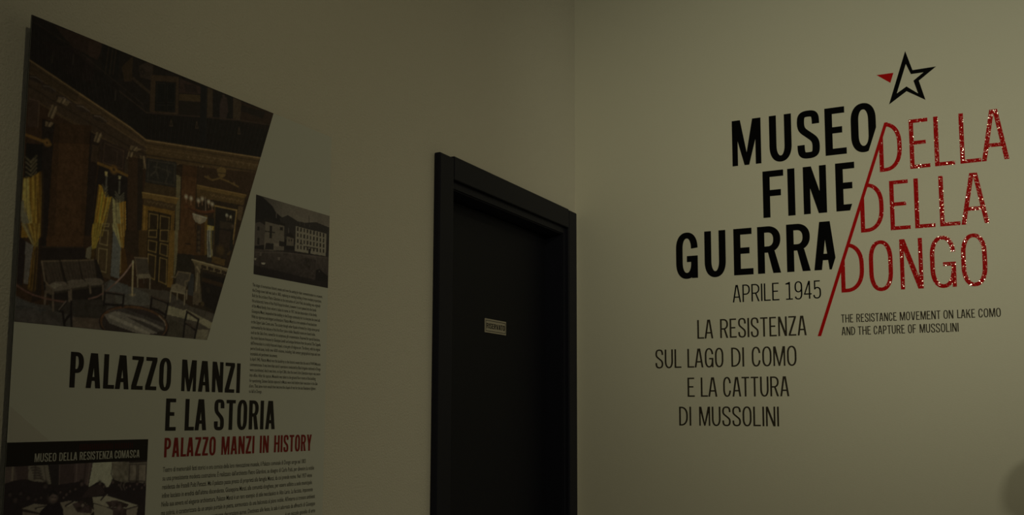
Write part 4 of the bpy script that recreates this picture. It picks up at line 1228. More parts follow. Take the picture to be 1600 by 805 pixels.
("l",[(3006,7480),(3011,7281)],(0.399,0.333,0.275),1,0.00277),
("l",[(2866,7442),(2870,7369)],(0.155,0.128,0.114),1,0.00208),
("p",[(3666,7684),(3982,7694),(3902,7422),(3608,7427)],(0.177,0.149,0.145),1),
("l",[(3666,7682),(3983,7691)],(0.375,0.311,0.251),1,0.00208),
("l",[(3673,7680),(3608,7563),(3520,7565)],(0.398,0.322,0.252),1,0.00208),
("l",[(3975,7687),(3950,7551),(3853,7517),(3867,7404)],(0.309,0.249,0.206),1,0.00277),
("p",[(3518,7411),(3649,7454),(3874,7410),(3873,7281),(3510,7297)],(0.376,0.322,0.275),1),
("l",[(3517,7298),(3866,7278)],(0.65,0.577,0.487),1,0.00173),
("l",[(3510,7297),(3500,7091)],(0.501,0.432,0.358),1,0.00277),
("l",[(3859,7280),(3855,7069)],(0.501,0.432,0.358),1,0.00277),
("l",[(3673,7272),(3672,7158)],(0.501,0.432,0.358),1,0.00277),
("l",[(3906,7353),(3907,7189)],(0.501,0.432,0.358),1,0.00277),
("p",[(3500,6591),(3483,6535),(3447,6481),(3391,6430),(3318,6384),(3230,6344),(3129,6310),(3017,6284),(2899,6267),(2777,6258),(2654,6257),(2534,6265),(2419,6280),(2311,6304),(2213,6334),(2128,6370),(2057,6412),(2001,6457),(1961,6506),(1939,6557),(1934,6609),(1948,6661),(1979,6711),(2026,6759),(2090,6804),(2169,6844),(2261,6878),(2364,6907),(2477,6928),(2596,6941),(2718,6946),(2841,6942),(2962,6930),(3078,6909),(3184,6881),(3279,6845),(3360,6802),(3424,6754),(3469,6702),(3495,6647)],(0.051,0.037,0.047),1),
("p",[(3468,6603),(3453,6552),(3418,6502),(3365,6456),(3295,6413),(3210,6377),(3113,6346),(3006,6322),(2892,6306),(2775,6298),(2656,6297),(2540,6304),(2429,6318),(2325,6340),(2231,6367),(2148,6400),(2079,6438),(2025,6480),(1986,6525),(1965,6572),(1960,6620),(1973,6667),(2002,6713),(2048,6758),(2110,6799),(2186,6835),(2275,6867),(2374,6893),(2482,6912),(2597,6924),(2715,6928),(2833,6925),(2950,6914),(3061,6895),(3164,6868),(3255,6835),(3333,6796),(3395,6752),(3439,6705),(3463,6654)],(0.197,0.105,0.07),1),
("p",[(3424,6580),(3409,6531),(3377,6485),(3327,6441),(3261,6401),(3181,6366),(3089,6337),(2989,6315),(2882,6300),(2771,6292),(2659,6291),(2550,6298),(2444,6311),(2346,6332),(2257,6358),(2179,6389),(2114,6425),(2062,6465),(2026,6508),(2005,6552),(2001,6597),(2013,6642),(2041,6686),(2085,6728),(2143,6766),(2215,6801),(2299,6831),(2393,6855),(2495,6873),(2603,6884),(2714,6888),(2826,6885),(2936,6874),(3041,6856),(3137,6831),(3223,6799),(3297,6762),(3355,6721),(3396,6676),(3419,6628)],(0.071,0.055,0.067),1),
("p",[(2086,6792),(2450,6866),(3378,6679),(3402,6548),(2923,6433)],(0.157,0.142,0.162),0.55),
("p",[(2031,6712),(2268,6797),(3116,6526),(3252,6484),(2858,6428),(2159,6574)],(0.533,0.503,0.535),0.55),
("l",[(2331,6778),(2908,6691),(3349,6571)],(0.687,0.643,0.675),0.4,0.00485),
("l",[(2152,6699),(2722,6546),(3020,6461)],(0.789,0.748,0.764),0.4,0.00624),
("l",[(3251,6806),(3393,6707),(3414,6642)],(0.652,0.578,0.557),0.8,0.00173),
("p",[(1993,6431),(2094,6294),(2303,6197),(3397,6033),(3476,6572),(3376,6422),(2861,6315),(2295,6331)],(0.038,0.031,0.038),0.8),
("l",[(3047,6925),(3069,7135),(3453,7065),(3406,6783)],(0.03,0.023,0.034),1,0.00485),
("l",[(3060,6927),(3229,6904),(3397,6835)],(0.03,0.023,0.034),1,0.00485),
("l",[(3927,6950),(4234,6830),(4144,6429)],(0.03,0.023,0.034),1,0.00485),
("l",[(3934,6945),(3887,6750),(3861,6422)],(0.03,0.023,0.034),1,0.00485),
("l",[(3888,6728),(4012,6701),(4148,6621)],(0.03,0.023,0.034),1,0.00485),
("l",[(3075,7146),(3445,7080)],(0.288,0.197,0.184),0.7,0.00139),
("l",[(3948,6963),(4226,6849)],(0.288,0.197,0.184),0.7,0.00139),
("l",[(3901,6751),(4125,6655)],(0.288,0.197,0.184),0.7,0.00139),
("l",[(2020,6868),(2029,7102),(2434,7102),(2423,6892)],(0.03,0.023,0.034),1,0.00426),
("l",[(2027,6899),(2212,6899),(2421,6921)],(0.03,0.023,0.034),1,0.00426),
("l",[(1261,6851),(1131,6694),(1209,6684),(1260,6437)],(0.03,0.023,0.034),1,0.00426),
("l",[(1364,6869),(1371,6677),(1396,6430)],(0.03,0.023,0.034),1,0.00426),
("l",[(1250,6512),(1310,6603),(1377,6659)],(0.03,0.023,0.034),1,0.00426),
("l",[(2034,7116),(2428,7118)],(0.251,0.18,0.183),0.7,0.00131),
("l",[(1260,6864),(1135,6708)],(0.353,0.291,0.298),0.8,0.00196),
("l",[(302,6703),(316,6704)],(0.03,0.023,0.034),1,0.00033),
("p",[(847,9789),(1587,9941),(1577,9610),(867,9455)],(0.016,0.013,0.017),0.35),
("p",[(847,9789),(969,9798),(976,7914),(843,7892)],(0.016,0.013,0.017),0.3),
("p",[(1443,9902),(1587,9941),(1585,8016),(1471,7997)],(0.016,0.013,0.017),0.25),
("p",[(3651,9760),(4051,9783),(4047,9569),(3645,9536)],(0.016,0.013,0.017),0.3),
("p",[(302,6703),(1034,6689),(1361,6404),(324,6363)],(0.016,0.013,0.017),0.2),
("p",[(272,11433),(1458,11434),(1269,10264),(291,10401)],(0.016,0.013,0.017),0.35),
("p",[(4218,7725),(4956,7678),(4678,6932),(4249,7115)],(0.016,0.013,0.017),0.3),
("p",[(361,9326),(657,9382),(673,9166),(372,9070)],(0.016,0.013,0.017),0.4)]

VILLAGE_PRINT = [
("p",[(5521,9667),(8407,10277),(8497,7870),(5621,7537)],(0.053,0.042,0.055),1),
("g",[(5676,9619),(8244,9640),(8259,9254),(5713,8817)],(0.14,0.127,0.146),(0.319,0.288,0.29),[(5914,9532),(6867,9213)]),
("p",[(6725,9582),(8245,9596),(8255,9343),(7516,9359),(7075,9379)],(0.253,0.223,0.232),0.6),
("n",[(5676,9619),(8244,9640),(8259,9254),(5713,8817)],0.12,0.02),
("p",[(5697,9596),(5932,9568),(6237,9436),(6343,9326),(6594,9233),(6745,9106),(6999,9123),(7021,8615),(5732,8417)],(0.034,0.03,0.042),1),
("p",[(6470,9219),(6735,9336),(6928,9295),(7058,9261),(7341,9275),(7697,9356),(8256,9313),(8266,9046),(6675,8786)],(0.064,0.057,0.07),1),
("p",[(5705,8998),(5858,9045),(6041,8996),(6028,8571),(5713,8494)],(0.153,0.133,0.146),1),
("p",[(5702,9057),(5895,9087),(6073,9056),(6041,8982),(5859,9026),(5706,8982)],(0.046,0.039,0.05),1),
("p",[(6028,9089),(6629,9080),(6644,8543),(6010,8446)],(0.261,0.232,0.232),1),
("p",[(5933,9113),(6089,9149),(6669,9135),(6646,9072),(6013,9070)],(0.043,0.036,0.046),1),
("p",[(6167,9010),(6239,9012),(6239,8742),(6168,8736)],(0.046,0.039,0.05),1),
("p",[(6491,9034),(6590,9040),(6584,8966),(6486,8960)],(0.046,0.039,0.05),1),
("p",[(6030,8871),(6342,8891),(6339,8869),(6024,8848)],(0.046,0.039,0.05),1),
("p",[(5786,8923),(5855,8928),(5848,8840),(5782,8836)],(0.046,0.039,0.05),1),
("p",[(5797,8683),(5866,8686),(5861,8545),(5796,8540)],(0.046,0.039,0.05),1),
("p",[(6066,8618),(6312,8638),(6310,8506),(6033,8469)],(0.046,0.039,0.05),1),
("p",[(6480,8726),(6644,8730),(6641,8627),(6468,8613)],(0.046,0.039,0.05),1),
("p",[(6312,8657),(6482,8671),(6477,8601),(6307,8588)],(0.36,0.319,0.316),1),
("p",[(6713,8887),(6954,8882),(6958,8690),(6714,8663)],(0.244,0.214,0.211),1),
("p",[(6671,8883),(6827,8980),(6975,8891),(6955,8854),(6714,8865)],(0.046,0.039,0.05),1),
("p",[(6779,8817),(6817,8817),(6815,8766),(6777,8766)],(0.053,0.046,0.055),1),
("p",[(6863,8830),(6901,8831),(6899,8780),(6861,8779)],(0.053,0.046,0.055),1),
("l",[(6773,9049),(6777,8957)],(0.181,0.16,0.181),1,0.00277),
("l",[(6364,9316),(6364,9211)],(0.28,0.24,0.266),1,0.00154),
("p",[(7007,9152),(8092,9160),(8080,8631),(7001,8584)],(0.428,0.398,0.385),1),
("p",[(6962,9187),(7254,9254),(8127,9231),(8102,9149),(6998,9145)],(0.06,0.053,0.065),1),
("l",[(7145,9257),(7147,9200)],(0.14,0.121,0.137),1,0.00185),
("l",[(7298,9259),(7300,9202)],(0.14,0.121,0.137),1,0.00185),
("l",[(7475,9262),(7478,9204)],(0.14,0.121,0.137),1,0.00185),
("l",[(7450,9448),(7461,9276)],(0.029,0.025,0.038),1,0.00154),
("p",[(7055,9130),(7102,9132),(7102,9046),(7054,9044)],(0.057,0.046,0.055),1),
("p",[(7165,9131),(7212,9134),(7212,9047),(7164,9045)],(0.057,0.046,0.055),1),
("p",[(7275,9132),(7323,9135),(7323,9049),(7274,9046)],(0.057,0.046,0.055),1),
("p",[(7387,9134),(7435,9137),(7434,9050),(7386,9047)],(0.057,0.046,0.055),1),
("p",[(7499,9135),(7548,9138),(7547,9051),(7498,9048)],(0.057,0.046,0.055),1),
("p",[(7613,9137),(7662,9140),(7661,9052),(7612,9049)],(0.057,0.046,0.055),1),
("p",[(7727,9138),(7777,9141),(7776,9053),(7726,9050)],(0.057,0.046,0.055),1),
("p",[(7843,9140),(7893,9143),(7892,9054),(7842,9051)],(0.057,0.046,0.055),1),
("p",[(7960,9141),(8011,9144),(8009,9055),(7958,9053)],(0.057,0.046,0.055),1),
("p",[(7061,8997),(7108,8999),(7107,8913),(7060,8911)],(0.057,0.046,0.055),1),
("p",[(7170,9000),(7218,9002),(7217,8916),(7169,8914)],(0.057,0.046,0.055),1),
("p",[(7280,9003),(7329,9005),(7328,8918),(7280,8916)],(0.057,0.046,0.055),1),
("p",[(7392,9006),(7441,9008),(7440,8921),(7391,8919)],(0.057,0.046,0.055),1),
("p",[(7504,9009),(7553,9011),(7552,8924),(7503,8921)],(0.057,0.046,0.055),1),
("p",[(7618,9012),(7667,9014),(7666,8926),(7617,8924)],(0.057,0.046,0.055),1),
("p",[(7732,9015),(7782,9017),(7781,8929),(7731,8927)],(0.057,0.046,0.055),1),
("p",[(7848,9018),(7898,9020),(7897,8932),(7847,8930)],(0.057,0.046,0.055),1),
("p",[(7964,9021),(8015,9023),(8014,8935),(7963,8932)],(0.057,0.046,0.055),1),
("p",[(7066,8864),(7114,8866),(7113,8780),(7065,8778)],(0.057,0.046,0.055),1),
("p",[(7176,8868),(7223,8870),(7223,8784),(7175,8782)],(0.057,0.046,0.055),1),
("p",[(7286,8873),(7334,8875),(7333,8788),(7285,8787)],(0.057,0.046,0.055),1),
("p",[(7397,8877),(7446,8879),(7445,8793),(7396,8791)],(0.057,0.046,0.055),1),
("p",[(7509,8882),(7559,8884),(7558,8797),(7508,8795)],(0.057,0.046,0.055),1),
("p",[(7623,8886),(7672,8889),(7671,8801),(7622,8799)],(0.057,0.046,0.055),1),
("p",[(7737,8891),(7787,8893),(7786,8805),(7736,8803)],(0.057,0.046,0.055),1),
("p",[(7853,8896),(7903,8898),(7902,8810),(7851,8808)],(0.057,0.046,0.055),1),
("p",[(7969,8901),(8020,8903),(8019,8814),(7968,8812)],(0.057,0.046,0.055),1),
("p",[(7072,8731),(7119,8733),(7118,8647),(7071,8646)],(0.057,0.046,0.055),1),
("p",[(7181,8737),(7229,8739),(7228,8653),(7180,8651)],(0.057,0.046,0.055),1),
("p",[(7291,8743),(7339,8745),(7339,8659),(7290,8657)],(0.057,0.046,0.055),1),
("p",[(7402,8749),(7451,8751),(7450,8664),(7401,8663)],(0.057,0.046,0.055),1),
("p",[(7515,8755),(7564,8757),(7563,8670),(7514,8668)],(0.057,0.046,0.055),1),
("p",[(7628,8761),(7677,8763),(7676,8676),(7627,8674)],(0.057,0.046,0.055),1),
("p",[(7742,8768),(7792,8770),(7791,8682),(7741,8680)],(0.057,0.046,0.055),1),
("p",[(7857,8774),(7908,8776),(7907,8688),(7856,8686)],(0.057,0.046,0.055),1),
("p",[(7974,8780),(8025,8782),(8024,8694),(7973,8692)],(0.057,0.046,0.055),1),
("l",[(7363,8740),(7721,8752)],(0.068,0.057,0.07),1,0.00247),
("l",[(7165,8774),(7252,8777)],(0.068,0.057,0.07),1,0.00216),
("p",[(7462,8712),(7542,8713),(7538,8594),(7458,8590)],(0.034,0.03,0.042),1),
("g",[(5715,8441),(8095,8618),(8282,8631),(8217,7881),(5719,7881)],(0.14,0.115,0.129),(0.053,0.042,0.055),[(6768,8576),(6794,7965)]),
("n",[(5715,8441),(8095,8618),(8282,8631),(8217,7881),(5719,7881)],0.4,0.008),
("l",[(5734,8364),(6771,8507),(8096,8588)],(0.227,0.19,0.211),0.6,0.00154),
("p",[(5888,8387),(5946,8388),(5938,8314),(5884,8311)],(0.211,0.182,0.201),1),
("p",[(6446,8375),(6528,8379),(6522,8311),(6457,8308)],(0.261,0.223,0.243),1),
("p",[(5936,8178),(6073,8192),(6047,8151),(5958,8141)],(0.708,0.668,0.683),1),
("p",[(5721,8241),(5797,8253),(5772,8209),(5722,8207)],(0.53,0.489,0.496),1),
("p",[(7201,8429),(7373,8497),(7731,8492),(7706,7995),(7395,7971),(7196,8045)],(0.081,0.065,0.076),1),
("n",[(7201,8429),(7373,8497),(7731,8492),(7706,7995),(7395,7971),(7196,8045)],0.7,0.006),
("p",[(5709,8093),(6378,8076),(7217,8048),(8211,8028),(8218,7852),(5720,7854)],(0.032,0.025,0.038),0.8),
("p",[(7740,8260),(7875,8308),(8016,8239),(8205,8175),(8211,8028),(7750,8029)],(0.027,0.023,0.034),1),
("o",[(7864,8248)],(0.181,0.153,0.172),0.8,0.0025)]

FUNERAL_PRINT = [
("p",[(167,4318),(3194,4208),(3312,2072),(285,2502)],(0.049,0.037,0.05),1),
("p",[(318,4198),(764,4196),(759,3977),(481,3943),(336,3919)],(0.186,0.144,0.161),1),
("l",[(465,4192),(464,3977)],(0.395,0.343,0.322),0.8,0.00312),
("p",[(501,4198),(745,4196),(731,3962),(555,3939)],(0.114,0.08,0.1),0.9),
("p",[(735,4197),(1085,4191),(1164,3870),(1035,3877),(744,3970)],(0.323,0.295,0.293),1),
("l",[(786,4153),(862,4158),(941,4134)],(0.08,0.06,0.079),0.8,0.00286),
("l",[(804,4111),(888,4112),(960,4089)],(0.08,0.06,0.079),0.8,0.00286),
("l",[(822,4070),(914,4067),(978,4044)],(0.08,0.06,0.079),0.8,0.00286),
("l",[(840,4029),(940,4022),(996,3998)],(0.08,0.06,0.079),0.8,0.00286),
("l",[(858,3987),(967,3976),(1015,3953)],(0.08,0.06,0.079),0.8,0.00286),
("l",[(861,4183),(855,3972)],(0.102,0.08,0.1),0.7,0.00364),
("l",[(1016,4185),(1073,3909)],(0.114,0.091,0.108),0.8,0.00156),
("p",[(1085,4191),(1307,4187),(1311,3861),(1174,3869)],(0.049,0.04,0.056),1),
("p",[(1299,4187),(1582,4187),(1582,3845),(1313,3826)],(0.114,0.08,0.1),1),
("l",[(1307,4181),(1317,3826)],(0.239,0.185,0.204),1,0.0013),
("p",[(1582,4187),(1955,4196),(1871,3783),(1706,3873),(1593,3844)],(0.162,0.116,0.142),1),
("l",[(1635,4185),(1639,3877)],(0.323,0.251,0.279),0.7,0.00208),
("l",[(1815,4190),(1791,3868)],(0.09,0.065,0.086),0.8,0.00364),
("l",[(1901,4194),(1863,3810)],(0.279,0.221,0.24),0.7,0.00208),
("p",[(1957,4196),(2377,4192),(2379,3761),(1884,3756)],(0.702,0.721,0.679),1),
("p",[(2343,4193),(2725,4169),(2724,3777),(2383,3889)],(0.301,0.273,0.265),1),
("n",[(2332,4194),(2725,4169),(2724,3777),(2383,3889)],0.8,0.01),
("l",[(2368,4146),(2344,3982),(2395,3888)],(0.114,0.091,0.108),0.8,0.00234),
("p",[(2703,4151),(3123,4150),(3125,3753),(2717,3787)],(0.239,0.212,0.215),1),
("p",[(2735,4122),(2894,4119),(2894,3823),(2737,3836)],(0.346,0.306,0.307),1),
("l",[(2735,4122),(2894,4119),(2894,3823),(2737,3836),(2735,4122)],(0.102,0.08,0.1),1,0.00182),
("p",[(2935,4117),(3101,4112),(3108,3811),(2937,3825)],(0.346,0.306,0.307),1),
("l",[(2935,4117),(3101,4112),(3108,3811),(2937,3825),(2935,4117)],(0.102,0.08,0.1),1,0.00182),
("n",[(2703,4151),(3123,4150),(3125,3753),(2717,3787)],0.5,0.008),
("p",[(300,3921),(497,3967),(683,3982),(818,3941),(1033,3911),(1216,3832),(1335,3860),(1622,3878),(1748,3888),(1904,3781),(2051,3853),(2184,3845),(2280,3731),(2363,3853),(2484,3718),(2687,3817),(2948,3802),(3145,3752),(3133,3525),(2996,3385),(2066,3601),(1436,3541),(657,3501),(322,3302)],(0.045,0.033,0.05),1),
("o",[(2113,3848)],(0.035,0.027,0.04),0.9,0.0054),
("o",[(2119,3820)],(0.22,0.16,0.182),0.8,0.0035),
("p",[(2061,3724),(2077,3791),(2156,3787),(2180,3717)],(0.042,0.033,0.05),0.9),
("o",[(2198,3795)],(0.035,0.027,0.04),0.9,0.0045),
("o",[(2204,3771)],(0.22,0.16,0.182),0.8,0.0029),
("p",[(2154,3692),(2168,3748),(2234,3744),(2255,3685)],(0.042,0.033,0.05),0.9),
("o",[(2385,3858)],(0.035,0.027,0.04),0.9,0.0048),
("o",[(2391,3832)],(0.22,0.16,0.182),0.8,0.0031),
("p",[(2337,3747),(2352,3807),(2425,3803),(2446,3740)],(0.042,0.033,0.05),0.9),
("o",[(2514,3803)],(0.035,0.027,0.04),0.9,0.0042),
("o",[(2520,3780)],(0.22,0.16,0.182),0.8,0.0027),
("p",[(2471,3705),(2484,3758),(2549,3754),(2568,3699)],(0.042,0.033,0.05),0.9),
("o",[(2618,3796)],(0.035,0.027,0.04),0.9,0.0042),
("o",[(2624,3774)],(0.22,0.16,0.182),0.8,0.0027),
("p",[(2575,3698),(2588,3752),(2653,3748),(2673,3692)],(0.042,0.033,0.05),0.9),
("o",[(2912,3801)],(0.035,0.027,0.04),0.9,0.0051),
("o",[(2919,3773)],(0.22,0.16,0.182),0.8,0.0033),
("p",[(2858,3680),(2875,3746),(2957,3741),(2981,3672)],(0.042,0.033,0.05),0.9),
("o",[(3025,3727)],(0.035,0.027,0.04),0.9,0.0048),
("o",[(3031,3701)],(0.22,0.16,0.182),0.8,0.0031),
("p",[(2973,3613),(2989,3675),(3067,3670),(3090,3605)],(0.042,0.033,0.05),0.9),
("o",[(3083,3770)],(0.035,0.027,0.04),0.9,0.0045),
("o",[(3089,3746)],(0.22,0.16,0.182),0.8,0.0029),
("p",[(3034,3662),(3049,3721),(3123,3717),(3144,3655)],(0.042,0.033,0.05),0.9),
("o",[(2760,3770)],(0.035,0.027,0.04),0.9,0.0042),
("o",[(2766,3747)],(0.22,0.16,0.182),0.8,0.0027),
("p",[(2716,3671),(2730,3724),(2796,3720),(2815,3664)],(0.042,0.033,0.05),0.9),
("o",[(1749,3872)],(0.035,0.027,0.04),0.9,0.0066),
("o",[(1755,3839)],(0.22,0.16,0.182),0.8,0.0043),
("p",[(1688,3724),(1706,3805),(1800,3799),(1828,3715)],(0.042,0.033,0.05),0.9),
("o",[(1055,3881)],(0.035,0.027,0.04),0.9,0.0078),
("o",[(1061,3843)],(0.126,0.091,0.108),0.8,0.0051),
("p",[(989,3713),(1009,3805),(1111,3798),(1143,3703)],(0.042,0.033,0.05),0.9),
("o",[(1456,3710)],(0.035,0.027,0.04),0.9,0.0048),
("o",[(1462,3686)],(0.22,0.16,0.182),0.8,0.0031),
("p",[(1414,3604),(1427,3662),(1492,3657),(1513,3597)],(0.042,0.033,0.05),0.9),
("o",[(1526,3756)],(0.035,0.027,0.04),0.9,0.0042),
("o",[(1531,3735)],(0.22,0.16,0.182),0.8,0.0027),
("p",[(1488,3663),(1499,3713),(1557,3710),(1575,3657)],(0.042,0.033,0.05),0.9),
("o",[(1408,3659)],(0.035,0.027,0.04),0.9,0.0042),
("o",[(1414,3638)],(0.22,0.16,0.182),0.8,0.0027),
("p",[(1371,3567),(1382,3617),(1440,3613),(1457,3561)],(0.042,0.033,0.05),0.9),
("o",[(1342,3750)],(0.035,0.027,0.04),0.9,0.0042),
("o",[(1347,3729)],(0.22,0.16,0.182),0.8,0.0027),
("p",[(1305,3659),(1316,3708),(1373,3705),(1390,3653)],(0.042,0.033,0.05),0.9),
("o",[(757,3711)],(0.035,0.027,0.04),0.9,0.0066),
("o",[(763,3680)],(0.126,0.091,0.108),0.8,0.0043),
("p",[(703,3572),(719,3648),(803,3642),(829,3563)],(0.042,0.033,0.05),0.9),
("o",[(533,3697)],(0.035,0.027,0.04),0.9,0.0078),
("o",[(539,3660)],(0.126,0.091,0.108),0.8,0.0051),
("p",[(472,3535),(490,3624),(587,3616),(617,3524)],(0.042,0.033,0.05),0.9),
("o",[(436,3781)],(0.035,0.027,0.04),0.9,0.006),
("o",[(441,3753)],(0.126,0.091,0.108),0.8,0.0039),
("p",[(389,3657),(403,3725),(477,3719),(499,3649)],(0.042,0.033,0.05),0.9),
("o",[(620,3784)],(0.035,0.027,0.04),0.9,0.0054),
("o",[(626,3758)],(0.126,0.091,0.108),0.8,0.0035),
("p",[(577,3671),(590,3732),(658,3728),(679,3663)],(0.042,0.033,0.05),0.9),
("o",[(893,3673)],(0.035,0.027,0.04),0.9,0.0054),
("o",[(898,3647)],(0.126,0.091,0.108),0.8,0.0035),
("p",[(848,3559),(862,3621),(931,3616),(953,3551)],(0.042,0.033,0.05),0.9),
("o",[(988,3690)],(0.035,0.027,0.04),0.9,0.0048),
("o",[(994,3667)],(0.126,0.091,0.108),0.8,0.0031),
("p",[(948,3588),(960,3644),(1023,3639),(1042,3581)],(0.042,0.033,0.05),0.9),
("o",[(1628,3785)],(0.035,0.027,0.04),0.9,0.0045),
("o",[(1633,3762)],(0.22,0.16,0.182),0.8,0.0029),
("p",[(1587,3685),(1599,3740),(1662,3735),(1681,3679)],(0.042,0.033,0.05),0.9),
("o",[(2679,3746)],(0.035,0.027,0.04),0.9,0.0039),
("o",[(2685,3725)],(0.22,0.16,0.182),0.8,0.0025),
("p",[(2639,3654),(2651,3704),(2712,3700),(2730,3648)],(0.042,0.033,0.05),0.9),
("o",[(2846,3707)],(0.035,0.027,0.04),0.9,0.0039),
("o",[(2852,3686)],(0.22,0.16,0.182),0.8,0.0025),
("p",[(2805,3615),(2818,3665),(2880,3661),(2898,3609)],(0.042,0.033,0.05),0.9),
("l",[(2570,3823),(2551,3751),(2587,3693)],(0.203,0.168,0.182),0.7,0.00208),
("l",[(2640,3819),(2621,3746),(2657,3689)],(0.203,0.168,0.182),0.7,0.00208),
("p",[(1904,3781),(2120,3813),(2239,3661),(1979,3607),(1764,3622)],(0.08,0.056,0.073),1),
("p",[(665,3525),(879,3584),(1145,3538),(985,3432)],(0.37,0.33,0.322),1),
("p",[(656,3521),(989,3432),(978,3399),(668,3475)],(0.061,0.048,0.061),1),
("p",[(674,3475),(977,3408),(974,3307),(696,3332)],(0.301,0.262,0.265),1),
("p",[(1353,3565),(1515,3584),(1833,3529),(2035,3388),(1953,3315),(1422,3438)],(0.395,0.355,0.352),1),
("p",[(1416,3474),(1951,3351),(1948,3218),(1422,3266)],(0.449,0.408,0.401),1),
("p",[(1979,3610),(2298,3606),(2959,3397),(2701,3361),(2298,3421),(2006,3516)],(0.599,0.577,0.549),1),
("p",[(2007,3498),(2298,3412),(2414,3357),(2425,3174),(2043,3263)],(0.477,0.451,0.435),1),
("p",[(2708,3355),(2960,3387),(2919,3129),(2725,3147)],(0.422,0.381,0.384),1),
("l",[(2298,3412),(2709,3351),(2960,3384)],(0.114,0.085,0.108),1,0.00234),
("l",[(903,3506),(1136,3530)],(0.061,0.044,0.061),1,0.00312),
("l",[(935,3497),(1164,3518)],(0.776,0.74,0.702),0.8,0.0013),
("l",[(1459,3505),(1599,3564)],(0.061,0.044,0.061),1,0.00312),
("l",[(1492,3495),(1629,3551)],(0.776,0.74,0.702),0.8,0.0013),
("l",[(2157,3549),(2252,3642)],(0.061,0.044,0.061),1,0.00312),
("l",[(2193,3539),(2284,3629)],(0.776,0.74,0.702),0.8,0.0013),
("p",[(1581,3530),(1767,3560),(1989,3428),(1973,3340),(1694,3381)],(0.114,0.08,0.1),1),
("n",[(1581,3530),(1767,3560),(1989,3428),(1973,3340),(1694,3381)],0.9,0.007),
("p",[(2248,3506),(2473,3526),(2756,3431),(2712,3379),(2343,3417)],(0.114,0.08,0.1),1),
("n",[(2248,3506),(2473,3526),(2756,3431),(2712,3379),(2343,3417)],0.9,0.007),
("p",[(2413,3375),(2594,3407),(2714,3333),(2713,3148),(2425,3174)],(0.114,0.08,0.1),1),
("n",[(2413,3375),(2594,3407),(2714,3333),(2713,3148),(2425,3174)],0.9,0.007),
("o",[(1793,3487)],(0.477,0.422,0.418),0.8,0.0036),
("o",[(2549,3383)],(0.259,0.193,0.227),0.9,0.0057),
("p",[(965,3291),(993,3457),(1124,3556),(1172,3578),(1313,3568),(1400,3466),(1464,3245)],(0.035,0.027,0.045),1),
("o",[(1211,3661)],(0.186,0.144,0.161),1,0.012),
("p",[(1137,3666),(1126,3744),(1180,3780),(1260,3769),(1304,3715),(1296,3681),(1203,3722)],(0.032,0.027,0.04),1),
("o",[(1228,3639)],(0.301,0.241,0.265),0.8,0.0078),
("l",[(1183,3663),(1219,3660)],(0.08,0.056,0.073),1,0.00156),
("l",[(1243,3655),(1271,3653)],(0.08,0.056,0.073),1,0.00156),
("l",[(1211,3599),(1263,3596)],(0.114,0.075,0.093),1,0.0013),
("l",[(1233,3651),(1241,3621)],(0.259,0.193,0.215),1,0.0013)]

# ------------------------------------------------------------------ title on the lettered wall
CAP = 0.1594
(sx0, sz0), (sx1, sz1), (sx2, sz2), (sx3, sz3) = SLASH
SLOPE = (sx3 - sx0) / (sz3 - sz0)           # slash leans this much per metre of height
# left edge of the slash: x - SLOPE * z = C0
C0 = sx0 - SLOPE * sz0


def on_wall(u, v):
    return (u, 0.0, v)


def vinyl_letter(ch, x, w, z, H, sv, sh, mat, root, planes=(), depth=0.0006):
    bands = [[[(x + px, z + pz) for px, pz in poly] for poly in band] for band in draw(ch, w, H, sv, sh)]
    o = flat_object('letter', flat_bm(bands, on_wall, depth, (0, -1, 0), planes), mat)
    keep_world(o, root)
    return o


BOLD_LABEL = {
    'MUSEO': 'bold black vinyl word MUSEO, top row of the wall title',
    'FINE': 'bold black vinyl word FINE, middle row of the wall title',
    'GUERRA': 'bold black vinyl word GUERRA, bottom row of the wall title'}
RED_LABEL = {
    'DELLA': 'sparkling red vinyl word DELLA to the right of black MUSEO, under the star',
    'DELLA2': 'sparkling red vinyl word DELLA to the right of black FINE',
    'DONGO': 'red vinyl word DONGO to the right of black GUERRA'}
for key, lab in list(BOLD_LABEL.items()) + list(RED_LABEL.items()):
    word, z, _, letters = BIG_WORDS[key]
    bold = key in BOLD_LABEL
    root = empty('title_word', (letters[0][1], 0, z), lab, 'wall lettering', 'black title words' if bold else 'red title words')
    for i, (c, a, b) in enumerate(letters):
        planes = []
        if bold and i == len(letters) - 1:
            planes = [((1.0, -SLOPE), C0 - 0.0215)]        # trimmed parallel to the slash
        if not bold and i == 0:
            planes = [((-1.0, SLOPE), -C0)]                # grows out of the slash
        if bold:
            vinyl_letter(c, a, b - a, z, CAP, 0.0235, 0.0212, BLACK_VINYL, root, planes)
        else:
            vinyl_letter(c, a, b - a, z, CAP, 0.0128, 0.0118, RED_VINYL, root, planes)

sl = flat_object('slash_stripe', flat_bm([[[p for p in SLASH]]], on_wall, 0.0008, (0, -1, 0)), RED_SMOOTH)
sl['label'], sl['category'] = 'long slanting red vinyl stripe dividing the black words from the red words', 'wall lettering'

star = empty('star_emblem', (STAR_OUT[0][0], 0, STAR_OUT[0][1]), 'open black vinyl star with a loose red tip above the word DELLA', 'emblem')
ring = []
for i in range(len(STAR_OUT)):
    j = (i + 1) % len(STAR_OUT)
    ring.append([STAR_OUT[i], STAR_OUT[j], STAR_IN[j], STAR_IN[i]])
keep_world(flat_object('star_outline', flat_bm([ring], on_wall, 0.0006, (0, -1, 0)), BLACK_VINYL), star)
tip = flat_object('star_tip', flat_bm([[STAR_TIP]], on_wall, 0.0006, (0, -1, 0)), RED_SMOOTH)
tip['label'] = 'solid red triangle forming the left tip of the star'
keep_world(tip, star)

